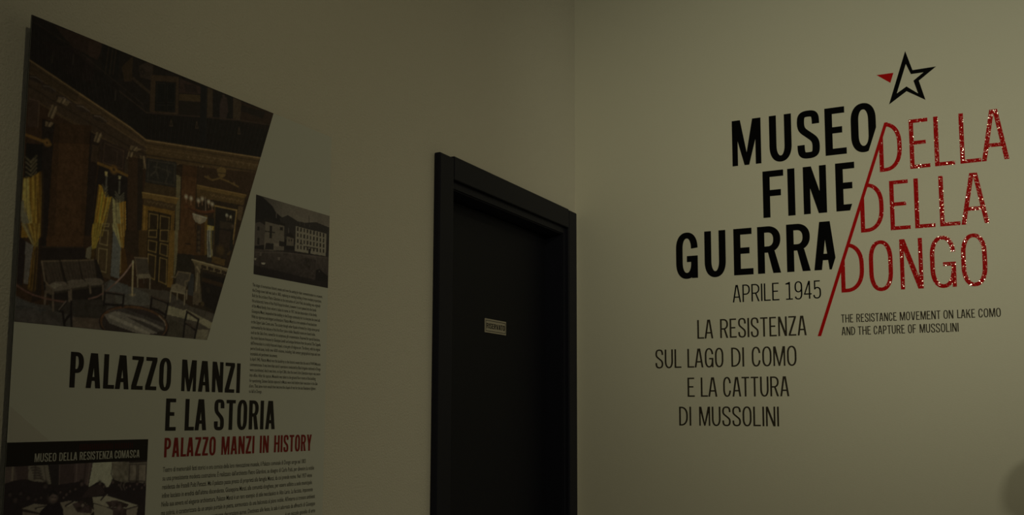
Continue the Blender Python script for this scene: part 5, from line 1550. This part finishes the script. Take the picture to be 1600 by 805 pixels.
LINE_STYLE = {
    'APRILE 1945': (0.0046, 0.0040, BLACK_VINYL, 'thin black vinyl line APRILE 1945 under the word GUERRA'),
    'LA RESISTENZA': (0.0058, 0.0048, GREY_VINYL, 'thin dark grey line LA RESISTENZA, first of the four subtitle lines'),
    'SUL LAGO DI COMO': (0.0058, 0.0048, GREY_VINYL, 'thin dark grey line SUL LAGO DI COMO, second of the four subtitle lines'),
    'E LA CATTURA': (0.0058, 0.0048, GREY_VINYL, 'thin dark grey line E LA CATTURA, third of the four subtitle lines'),
    'DI MUSSOLINI': (0.0058, 0.0048, GREY_VINYL, 'thin dark grey lettering, lowest of the four subtitle lines on the wall'),
    'line1': (0.0029, 0.0026, GREY_VINYL, 'small dark grey English caption beginning THE RESISTANCE MOVEMENT under red DONGO'),
    'line2': (0.0029, 0.0026, GREY_VINYL, 'small dark grey English caption beginning AND THE CAPTURE, lower of the two caption lines')}
for key, (sv, sh, mat, lab) in LINE_STYLE.items():
    z, H, ws = TEXT_LINES[key]
    small = key.startswith('line')
    root = empty('caption_line' if small else 'subtitle_line', (ws[0][1], 0, z), lab, 'wall lettering', 'small English caption lines' if small else 'thin subtitle lines')
    for w, a, b in ws:
        for c, x, wd in set_word(w, a, b, H, sv):
            vinyl_letter(c, x, wd, z, H, sv, sh, mat, root, (), 0.0005)

# ------------------------------------------------------------------ information panel on the left wall
PX = 0.025                                   # printed face
Y0, Y1, Z1, Z0 = PRINT_CORNERS['board'][0][0], PRINT_CORNERS['board'][1][0], PRINT_CORNERS['board'][0][1], 0.95
panel = empty('information_panel', (0.0005, (Y0 + Y1) / 2, Z0),
              'tall white printed museum panel with photographs and text on the left wall', 'information panel')


def on_panel(u, v):
    return (PX, u, v)


def panel_part(o, label=None):
    keep_world(o, panel)
    if label:
        o['label'] = label
    return o


bm = bmesh.new()
add_box(bm, PX - 0.002, PX - 0.0002, Y0, Y1, Z0, Z1)
panel_part(bm_object('board', bm, BOARD_EDGE), 'thin dark board behind the white face')
bm = bmesh.new()
add_box(bm, PX - 0.00019, PX, Y0, Y1, Z0, Z1)
panel_part(bm_object('white_face', bm, BOARD))
for sy in (Y0 + 0.12, Y1 - 0.12):
    for sz in (Z0 + 0.12, Z1 - 0.12):
        panel_part(box_object('standoff', (0.0005, PX - 0.0021, sy - 0.02, sy + 0.02, sz - 0.02, sz + 0.02), BOARD_EDGE, None, 0.002))

RNG = np.random.RandomState(11)


def value_noise(U, V, cell):
    n = 512
    t = RNG.rand(n, n)

    def sm(a, b):
        i, j = np.floor(a).astype(int), np.floor(b).astype(int)
        fa, fb = a - i, b - j
        i0, j0, i1, j1 = i % n, j % n, (i + 1) % n, (j + 1) % n
        return (t[i0, j0] * (1 - fa) * (1 - fb) + t[i1, j0] * fa * (1 - fb) + t[i0, j1] * (1 - fa) * fb + t[i1, j1] * fa * fb)
    return 0.6 * sm(U / cell, V / cell) + 0.4 * sm(U / cell * 2.3 + 17, V / cell * 2.3 + 5)


def paint(corners, ops, nu, nv, name, lift, label, mottle=0.25):
    """ink a photographic print: a fine grid of points on the panel carries the picture's colours"""
    (a0, b0), (a1, b1), (a2, b2), (a3, b3) = corners       # bottom left, bottom right, top right, top left
    S, T = np.meshgrid(np.linspace(0, 1, nu), np.linspace(0, 1, nv))
    U = (a0 * (1 - S) + a1 * S) * (1 - T) + (a3 * (1 - S) + a2 * S) * T
    V = (b0 * (1 - S) + b1 * S) * (1 - T) + (b3 * (1 - S) + b2 * S) * T
    C = np.zeros((nv, nu, 3)) + 0.1

    def pts(q):
        return [(x * 1e-4 - 2.3, z * 1e-4 + 1.0) for x, z in q]

    def window(x0, x1, z0, z1):
        w = (U >= x0) & (U <= x1) & (V >= z0) & (V <= z1)
        r, c = np.where(w.any(1))[0], np.where(w.any(0))[0]
        if not len(r) or not len(c):
            return None
        return slice(r[0], r[-1] + 1), slice(c[0], c[-1] + 1)

    def inside(q, pad=0.0):
        xs, zs = [p[0] for p in q], [p[1] for p in q]
        sl = window(min(xs), max(xs), min(zs), max(zs))
        if sl is None:
            return None, None
        u, v = U[sl], V[sl]
        m = np.zeros(u.shape, bool)
        for i in range(len(q)):
            (x0, z0), (x1, z1) = q[i], q[(i + 1) % len(q)]
            if z0 == z1:
                continue
            c = ((z0 > v) != (z1 > v)) & (u < (x1 - x0) * (v - z0) / (z1 - z0) + x0)
            m ^= c
        return sl, m

    for op in ops:
        q = pts(op[1])
        if op[0] == 'p':
            sl, m = inside(q)
            if sl:
                C[sl][m] += (np.array(op[2]) - C[sl][m]) * op[3]
        elif op[0] == 'g':
            sl, m = inside(q)
            if sl:
                (x0, z0), (x1, z1) = pts(op[4])
                dx, dz = x1 - x0, z1 - z0
                t = np.clip(((U[sl] - x0) * dx + (V[sl] - z0) * dz) / (dx * dx + dz * dz), 0, 1)[..., None]
                col = np.array(op[2]) * (1 - t) + np.array(op[3]) * t
                C[sl][m] = col[m]
        elif op[0] == 'n':
            sl, m = inside(q)
            if sl:
                f = 1 + op[2] * 2 * (value_noise(U[sl], V[sl], op[3]) - 0.5)
                C[sl][m] *= f[m][:, None]
        elif op[0] == 'l':
            h = max(op[4] / 2, 0.00045)
            for (x0, z0), (x1, z1) in zip(q[:-1], q[1:]):
                sl = window(min(x0, x1) - 2 * h, max(x0, x1) + 2 * h, min(z0, z1) - 2 * h, max(z0, z1) + 2 * h)
                if sl is None:
                    continue
                u, v = U[sl], V[sl]
                dx, dz = x1 - x0, z1 - z0
                t = np.clip(((u - x0) * dx + (v - z0) * dz) / (dx * dx + dz * dz + 1e-12), 0, 1)
                d = np.hypot(u - x0 - t * dx, v - z0 - t * dz)
                al = np.clip((h + 0.0007 - d) / 0.0014, 0, 1)[..., None] * op[3]
                C[sl] += (np.array(op[2]) - C[sl]) * al
        elif op[0] == 'o':
            (x0, z0), r = q[0], op[4]
            sl = window(x0 - r, x0 + r, z0 - r, z0 + r)
            if sl:
                d = np.hypot(U[sl] - x0, V[sl] - z0) / r
                al = np.clip(1.6 - 1.6 * d, 0, 1)[..., None] * op[3]
                C[sl] += (np.array(op[2]) - C[sl]) * al
    # ink spread, grain and the mottling of a real photograph
    C *= (1 + mottle * (1.1 * (value_noise(U, V, 0.0052) - 0.5) + 1.0 * (value_noise(U + 1, V, 0.0021) - 0.5)))[..., None]
    P = np.pad(C, ((1, 1), (1, 1), (0, 0)), mode='edge')
    C = (4 * C + P[:-2, 1:-1] + P[2:, 1:-1] + P[1:-1, :-2] + P[1:-1, 2:]) / 8
    C *= (1 + 0.16 * (RNG.rand(nv, nu, 1) - 0.5))
    me = bpy.data.meshes.new(name)
    n = nu * nv
    me.vertices.add(n)
    me.vertices.foreach_set('co', np.stack([np.full(n, PX + lift), U.ravel(), V.ravel()], 1).astype(np.float32).ravel())
    idx = np.arange(n).reshape(nv, nu)
    quads = np.stack([idx[:-1, :-1], idx[:-1, 1:], idx[1:, 1:], idx[1:, :-1]], -1).reshape(-1, 4)
    nq = len(quads)
    me.loops.add(nq * 4)
    me.loops.foreach_set('vertex_index', quads.ravel().astype(np.int32))
    me.polygons.add(nq)
    me.polygons.foreach_set('loop_start', np.arange(0, nq * 4, 4, dtype=np.int32))
    me.update(calc_edges=True)
    at = me.color_attributes.new('ink', 'FLOAT_COLOR', 'POINT')
    at.data.foreach_set('color', np.concatenate([np.clip(C, 0.004, 0.9), np.ones((nv, nu, 1))], -1).astype(np.float32).ravel())
    me.materials.append(PRINT)
    return panel_part(link(bpy.data.objects.new(name, me)), label)


K = PRINT_CORNERS
paint([(Y0, 1.6445), (-1.8524, 1.6445), (-1.6823, Z1), (Y0, Z1)], BIG_PRINT, 440, 420, 'photo_print', 0.0003,
      'large colour photograph of a gilded palace hall with table and curtains', 0.5)
paint([(-1.7282, 1.7905), (-1.4810, 1.7905), (-1.4810, 1.9587), (-1.7282, 1.9587)], VILLAGE_PRINT, 230, 200, 'photo_print', 0.0003,
      'small sepia photograph of a lakeside village with a palace')
paint([(Y0, 1.20), (-1.9876, 1.20), (-1.9876, 1.4184), (Y0, 1.4184)], FUNERAL_PRINT, 260, 230, 'photo_print', 0.0003,
      'sepia photograph of a crowd around coffins')


def flat_part(name, bands, mat, lift, label=None):
    bm = flat_bm(bands, on_panel, lift, (1, 0, 0))
    return panel_part(flat_object(name, bm, mat), label)


flat_part('title_band', [[[(Y0, 1.4185), (-1.9874, 1.4185), (-1.9874, 1.4559), (Y0, 1.4559)]]], INK_BLACK, 0.00025, 'black band above the sepia crowd photograph')
flat_part('tint_triangle', [[K['tri']]], INK_TINT, 0.0002, 'faint rose triangle at the left edge')


def print_line(key, mat, sv, sh, lift, name, label=None):
    z, H, ws = PANEL_TITLES[key]
    bands = []
    for w, a, b in ws:
        for c, x, wd in set_word(w, a, b, H, sv):
            bands += [[[(x + px, z + pz) for px, pz in poly] for poly in band] for band in draw(c, wd, H, sv, sh)]
    return flat_part(name, bands, mat, lift, label)


print_line('PALAZZO MANZI', INK_BLACK, 0.0103, 0.0068, 0.0003, 'headline', 'bold black headline row PALAZZO MANZI')
print_line('E LA STORIA', INK_BLACK, 0.0103, 0.0068, 0.0003, 'headline', 'bold black headline row E LA STORIA')
print_line('PALAZZO MANZI IN HISTORY', INK_RED, 0.0060, 0.0044, 0.0003, 'headline', 'dark red English headline')
print_line('MUSEO', INK_PALE, 0.0020, 0.0016, 0.00028, 'band_lettering', 'pale lettering on the black band')
print_line('RED', INK_DARK_RED, 0.0014, 0.0014, 0.00028, 'band_lettering', 'dim red row of illegible lettering on the black band')

ITALIAN = [
    ('Teatro di memorabili fatti storici e ora cornice della loro rievocazione museale, il Palazzo comunale di Dongo sorge nel 1803', 0.4058),
    ('su una preesistente modesta costruzione. È realizzato dall\'architetto Pietro Gilardoni, su disegno di Carlo Polti, per divenire la nobile', 0.4353),
    ('residenza dei fratelli Polti Petazzi. Ma il palazzo passa presto di proprietà alla famiglia Manzi, da cui prende nome. Nel 1937 viene', 0.4286),
    ('infine lasciato in eredità dall\'ultima discendente, Giuseppina Manzi, alla comunità donghese, per essere adibito a sede municipale.', 0.4308),
    ('Nella sua severa ed elegante architettura, Palazzo Manzi è un raro esempio di stile neoclassico in Alto Lario. La facciata, imponente', 0.4326),
    ('ma sobria, è caratterizzata da un ampio portale in pietra, sormontato da una balconata al piano nobile. All\'interno si trovano ambienti', 0.4405),
    ('con sontuose decorazioni auree. Destinata alle feste, la sala è adornata da affreschi di Giuseppe', 0.4420, 0.112),
    ('è un piccolo gioiello di arte', 0.4430, 0.343)]
ENGLISH = [
    ('The stage of momentous historic events and now the setting for their commemoration in a museum,', 0.2300),
    ('the Dongo town hall was built in 1803, replacing an existing building of more modest proportions.', 0.2270),
    ('Built by the architect Pietro Gilardoni at the instruction of Carlo Polti, the building was originally', 0.2235),
    ('the aristocratic home of the Polti-Petazzi brothers, however it soon passed into the hands', 0.2090),
    ('of the Manzi family, from whom it takes its name. In 1937, the last descendant of the family,', 0.2120),
    ('Giuseppina Manzi, bequeathed the building to the Dongo community for it to become the town hall.', 0.2240),
    ('With its rigorous and elegant architecture, Palazzo Manzi is a rare example of neoclassicism', 0.2120),
    ('in the Upper Lake Como area. The stately though sober façade is fronted by a large stone portal', 0.2220),
    ('surmounted by the balcony of the first floor piano nobile. Beautiful rooms are found inside,', 0.2080),
    ('such as the Sala d\'oro, named for its sumptuous gilt ornamentation. Reserved for special functions,', 0.2250),
    ('the room features frescoes by Giuseppe Lavelli and antique furniture from the period. The Cappella', 0.2280),
    ('dell\'Immacolata is a richly frescoed chapel, a true gem of religious art. The library, with its original', 0.2260),
    ('period bookcases, holds over 6000 volumes, including 16th century geographical maps and rare', 0.2270),
    ('incunabula and parchment documents.', 0.0830),
    ('In April 1945, Palazzo Manzi was the backdrop to the historic events that the end of WWII Museum', 0.2290),
    ('commemorates. It was here that search operations conducted by Black brigades stationed in Dongo', 0.2300),
    ('were coordinated. And it was here, on April 28th, that the town\'s first Liberation mayor was sworn', 0.2290),
    ('into office. After his capture, Mussolini was taken to the ground floor rooms of the building', 0.2130),
    ('for questioning. Sixteen fascists captured in Musso were held before their execution in the Sala', 0.2200),
    ('d\'oro. That same room would then become the chapel of rest for the last Resistance fighters', 0.2140),
    ('to fall in Dongo.', 0.0390)]


def text_block(name, lines, y0, z_top, step, size, stroke, label):
    """one printed paragraph: every line is set to its measured length"""
    verts, faces = [], []
    for i, row in enumerate(lines):
        cu = bpy.data.curves.new('line', 'FONT')
        cu.body = row[0]
        cu.size = size
        cu.resolution_u = 2
        cu.offset = stroke
        tmp = link(bpy.data.objects.new('line', cu))
        dg = bpy.context.evaluated_depsgraph_get()
        me = bpy.data.meshes.new_from_object(tmp.evaluated_get(dg))
        xs = [v.co.x for v in me.vertices]
        k = row[1] - (row[2] if len(row) > 2 else 0)
        k /= (max(xs) - min(xs))
        x_in = row[2] if len(row) > 2 else 0
        base = len(verts)
        for v in me.vertices:
            verts.append((PX + 0.00035, y0 + x_in + (v.co.x - min(xs)) * k, z_top - i * step + v.co.y))
        faces += [[base + j for j in p.vertices] for p in me.polygons]
        bpy.data.objects.remove(tmp)
        bpy.data.curves.remove(cu)
        bpy.data.meshes.remove(me)
    o = mesh_object(name, verts, faces, INK_GREY)
    return panel_part(o, label)


text_block('body_text', ITALIAN, -1.9500, 1.3955, 0.01562, 0.0128, 0.00008, 'small grey Italian paragraph under the red headline')
text_block('body_text', ENGLISH, -1.7300, 1.7651, 0.0110, 0.0098, 0.00005, 'tiny grey English column under the village photograph')

# ------------------------------------------------------------------ sign on the door
DX = -0.063
SY0, SY1, SZ0, SZ1 = -0.5755, -0.4310, 1.7625, 1.8070
sign = empty('door_sign', (DX, SY0, SZ0), 'small pale RISERVATO nameplate on the dark charcoal door', 'sign')
o = box_object('plate', (DX + 0.0002, DX + 0.0022, SY0, SY1, SZ0, SZ1), SIGN_PLATE, None, 0.0006)
keep_world(o, sign)


def on_sign(u, v):
    return (DX + 0.0022, u, v)


def sign_part(name, bands, label):
    o = flat_object(name, flat_bm(bands, on_sign, 0.0004, (1, 0, 0)), INK_BLACK)
    keep_world(o, sign)
    o['label'] = label


i0, i1, t = 0.005, 0.0066, 0.0016
sign_part('border', [[[(SY0 + i0, SZ0 + i0), (SY1 - i0, SZ0 + i0), (SY1 - i0, SZ0 + i1), (SY0 + i0, SZ0 + i1)]],
                     [[(SY0 + i0, SZ1 - i1), (SY1 - i0, SZ1 - i1), (SY1 - i0, SZ1 - i0), (SY0 + i0, SZ1 - i0)]],
                     [[(SY0 + i0, SZ0 + i1), (SY0 + i1, SZ0 + i1), (SY0 + i1, SZ1 - i1), (SY0 + i0, SZ1 - i1)]],
                     [[(SY1 - i1, SZ0 + i1), (SY1 - i0, SZ0 + i1), (SY1 - i0, SZ1 - i1), (SY1 - i1, SZ1 - i1)]]], 'thin black frame line')
bands = []
for c, x, wd in set_word('RISERVATO', SY0 + 0.0105, SY1 - 0.0105, 0.0165, 0.0034):
    bands += [[[(x + px, 1.7765 + pz) for px, pz in poly] for poly in band] for band in draw(c, wd, 0.0165, 0.0034, 0.0027)]
sign_part('lettering', bands, 'black capitals RISERVATO')

# ------------------------------------------------------------------ visitor standing by the lettered wall, beyond the right edge
SKIN = material('skin', (0.45, 0.28, 0.20), 0.55, 0.3)
HAIR = material('hair_dark', (0.03, 0.022, 0.018), 0.6, 0.3)
COAT = material('coat_wool', (0.06, 0.06, 0.07), 0.9, 0.1)
TROUSER = material('trouser_cloth', (0.04, 0.04, 0.05), 0.9, 0.1)
SHOE = material('shoe_leather', (0.02, 0.018, 0.016), 0.4, 0.4)


def skinned(name, chains, mat, parent, levels=2):
    """one continuous surface grown over joints: chains of (x, y, z, rx, ry); a chain starting with an index joins there"""
    verts, edges, radii = [], [], []
    for ch in chains:
        prev = None
        for j in ch:
            if isinstance(j, int):
                prev = j
                continue
            verts.append(j[:3])
            radii.append((j[3], j[4] if len(j) > 4 else j[3]))
            if prev is not None:
                edges.append((prev, len(verts) - 1))
            prev = len(verts) - 1
    me = bpy.data.meshes.new(name)
    me.from_pydata(verts, edges, [])
    o = link(bpy.data.objects.new(name, me))
    md = o.modifiers.new('skin', 'SKIN')
    md.use_smooth_shade = True
    for i, r in enumerate(radii):
        me.skin_vertices[0].data[i].radius = r
    me.skin_vertices[0].data[0].use_root = True
    sb = o.modifiers.new('smooth', 'SUBSURF')
    sb.levels = sb.render_levels = levels
    dg = bpy.context.evaluated_depsgraph_get()
    new = bpy.data.meshes.new_from_object(o.evaluated_get(dg))
    new.name = name
    new.materials.clear()
    new.materials.append(mat)
    for p in new.polygons:
        p.use_smooth = True
    o.modifiers.clear()
    o.data = new
    bpy.data.meshes.remove(me)
    o.parent = parent
    return o


PXX, PYY = 1.925, -0.36
guest = empty('person', (PXX, PYY, 0.0), 'person in a dark coat standing just right of the picture, facing the lettered wall', 'person')
guest.scale = (0.945, 0.945, 0.945)
# body: local +y is the way the person faces; x to the side
body_chains = [[(0, 0, 0.92, 0.150, 0.105), (0, 0, 1.10, 0.135, 0.095), (0, 0, 1.28, 0.160, 0.105), (0, 0, 1.40, 0.135, 0.090), (0, -0.005, 1.455, 0.060, 0.060), (0, 0.005, 1.525, 0.055, 0.055), (0, 0.018, 1.575, 0.068, 0.080), (0, 0.016, 1.64, 0.080, 0.098), (0, 0.008, 1.70, 0.070, 0.088), (0, 0.004, 1.735, 0.035, 0.045)]]
for s in (-1, 1):
    n0 = 3
    body_chains.append([n0, (s * 0.165, 0, 1.385, 0.058), (s * 0.215, -0.01, 1.24, 0.047), (s * 0.238, -0.005, 1.10, 0.041), (s * 0.246, 0.035, 0.95, 0.034), (s * 0.248, 0.065, 0.85, 0.026), (s * 0.247, 0.078, 0.80, 0.020, 0.036), (s * 0.244, 0.086, 0.755, 0.017, 0.038)])
for s in (-1, 1):
    body_chains.append([0, (s * 0.095, 0, 0.84, 0.088), (s * 0.100, 0.005, 0.66, 0.074), (s * 0.102, 0.012, 0.49, 0.056), (s * 0.103, -0.012, 0.34, 0.054), (s * 0.104, -0.015, 0.18, 0.038), (s * 0.105, -0.012, 0.075, 0.036), (s * 0.110, 0.055, 0.042, 0.038, 0.030), (s * 0.114, 0.125, 0.034, 0.036, 0.022)])
skinned('body', body_chains, SKIN, guest)
for s in (-1, 1):
    for k, (dy, ln) in enumerate(((0.112, 0.066), (0.094, 0.074), (0.076, 0.070), (0.060, 0.056))):
        x = s * 0.243
        skinned('finger', [[(x, dy, 0.755, 0.0095), (x - s * 0.004, dy + 0.004, 0.755 - ln * 0.45, 0.0088), (x - s * 0.012, dy + 0.003, 0.755 - ln * 0.78, 0.0080), (x - s * 0.022, dy, 0.755 - ln, 0.0070)]], SKIN, guest, 1)
    skinned('thumb', [[(s * 0.240, 0.100, 0.815, 0.012), (s * 0.232, 0.126, 0.785, 0.0105), (s * 0.226, 0.136, 0.757, 0.0090)]], SKIN, guest, 1)
# face
skinned('nose', [[(0, 0.100, 1.655, 0.008), (0, 0.116, 1.632, 0.011), (0, 0.118, 1.618, 0.013), (0, 0.104, 1.612, 0.010)]], SKIN, guest, 1)
for s in (-1, 1):
    skinned('ear', [[(s * 0.080, 0.005, 1.662, 0.008, 0.014), (s * 0.086, -0.002, 1.640, 0.007, 0.016), (s * 0.081, 0.004, 1.612, 0.006, 0.010)]], SKIN, guest, 1)
skinned('mouth', [[(-0.024, 0.094, 1.588, 0.005), (0, 0.103, 1.590, 0.0065), (0.024, 0.094, 1.588, 0.005)]], SKIN, guest, 1)
skinned('hair', [[(0, -0.030, 1.60, 0.072, 0.060), (0, -0.022, 1.66, 0.086, 0.085), (0, -0.004, 1.715, 0.080, 0.096), (0, 0.006, 1.750, 0.050, 0.065)]], HAIR, guest)
rings = [(0.60, 0.212, 0.165), (0.61, 0.220, 0.172), (0.78, 0.210, 0.160), (0.95, 0.196, 0.145), (1.10, 0.186, 0.132), (1.24, 0.196, 0.134), (1.34, 0.212, 0.130), (1.40, 0.212, 0.116), (1.435, 0.182, 0.100), (1.452, 0.120, 0.088), (1.466, 0.080, 0.076), (1.485, 0.074, 0.072), (1.486, 0.062, 0.062)]
SEG = 32
cv, cf = [], []
for z, rx, ry in rings:
    for k in range(SEG):
        t = 2 * math.pi * k / SEG
        fold = 1 + 0.03 * math.sin(7 * t) * max(0.0, (0.95 - z) / 0.35)
        cv.append((rx * fold * math.cos(t), ry * fold * math.sin(t) - 0.004, z))
for r in range(len(rings) - 1):
    for k in range(SEG):
        k2 = (k + 1) % SEG
        cf.append((r * SEG + k, r * SEG + k2, (r + 1) * SEG + k2, (r + 1) * SEG + k))
coat = mesh_object('coat', cv, cf, COAT, guest)
for q in coat.data.polygons:
    q.use_smooth = True
for s in (-1, 1):
    skinned('sleeve', [[(s * 0.130, 0, 1.350, 0.070), (s * 0.185, 0, 1.345, 0.078), (s * 0.220, -0.01, 1.24, 0.066), (s * 0.240, -0.005, 1.10, 0.059), (s * 0.248, 0.035, 0.95, 0.051), (s * 0.248, 0.064, 0.855, 0.046)]], COAT, guest)
tr = [[(0, 0, 0.93, 0.150, 0.105)]]
for s in (-1, 1):
    tr.append([0, (s * 0.095, 0, 0.83, 0.100), (s * 0.100, 0.005, 0.66, 0.088), (s * 0.102, 0.010, 0.49, 0.074), (s * 0.103, -0.010, 0.34, 0.070), (s * 0.104, -0.012, 0.18, 0.062), (s * 0.105, -0.008, 0.07, 0.060)])
skinned('trousers', tr, TROUSER, guest)
for s in (-1, 1):
    skinned('shoe', [[(s * 0.104, -0.055, 0.036, 0.040, 0.036), (s * 0.106, 0.0, 0.044, 0.044, 0.044), (s * 0.110, 0.070, 0.038, 0.050, 0.036), (s * 0.115, 0.150, 0.030, 0.044, 0.028), (s * 0.116, 0.185, 0.027, 0.028, 0.024)]], SHOE, guest)
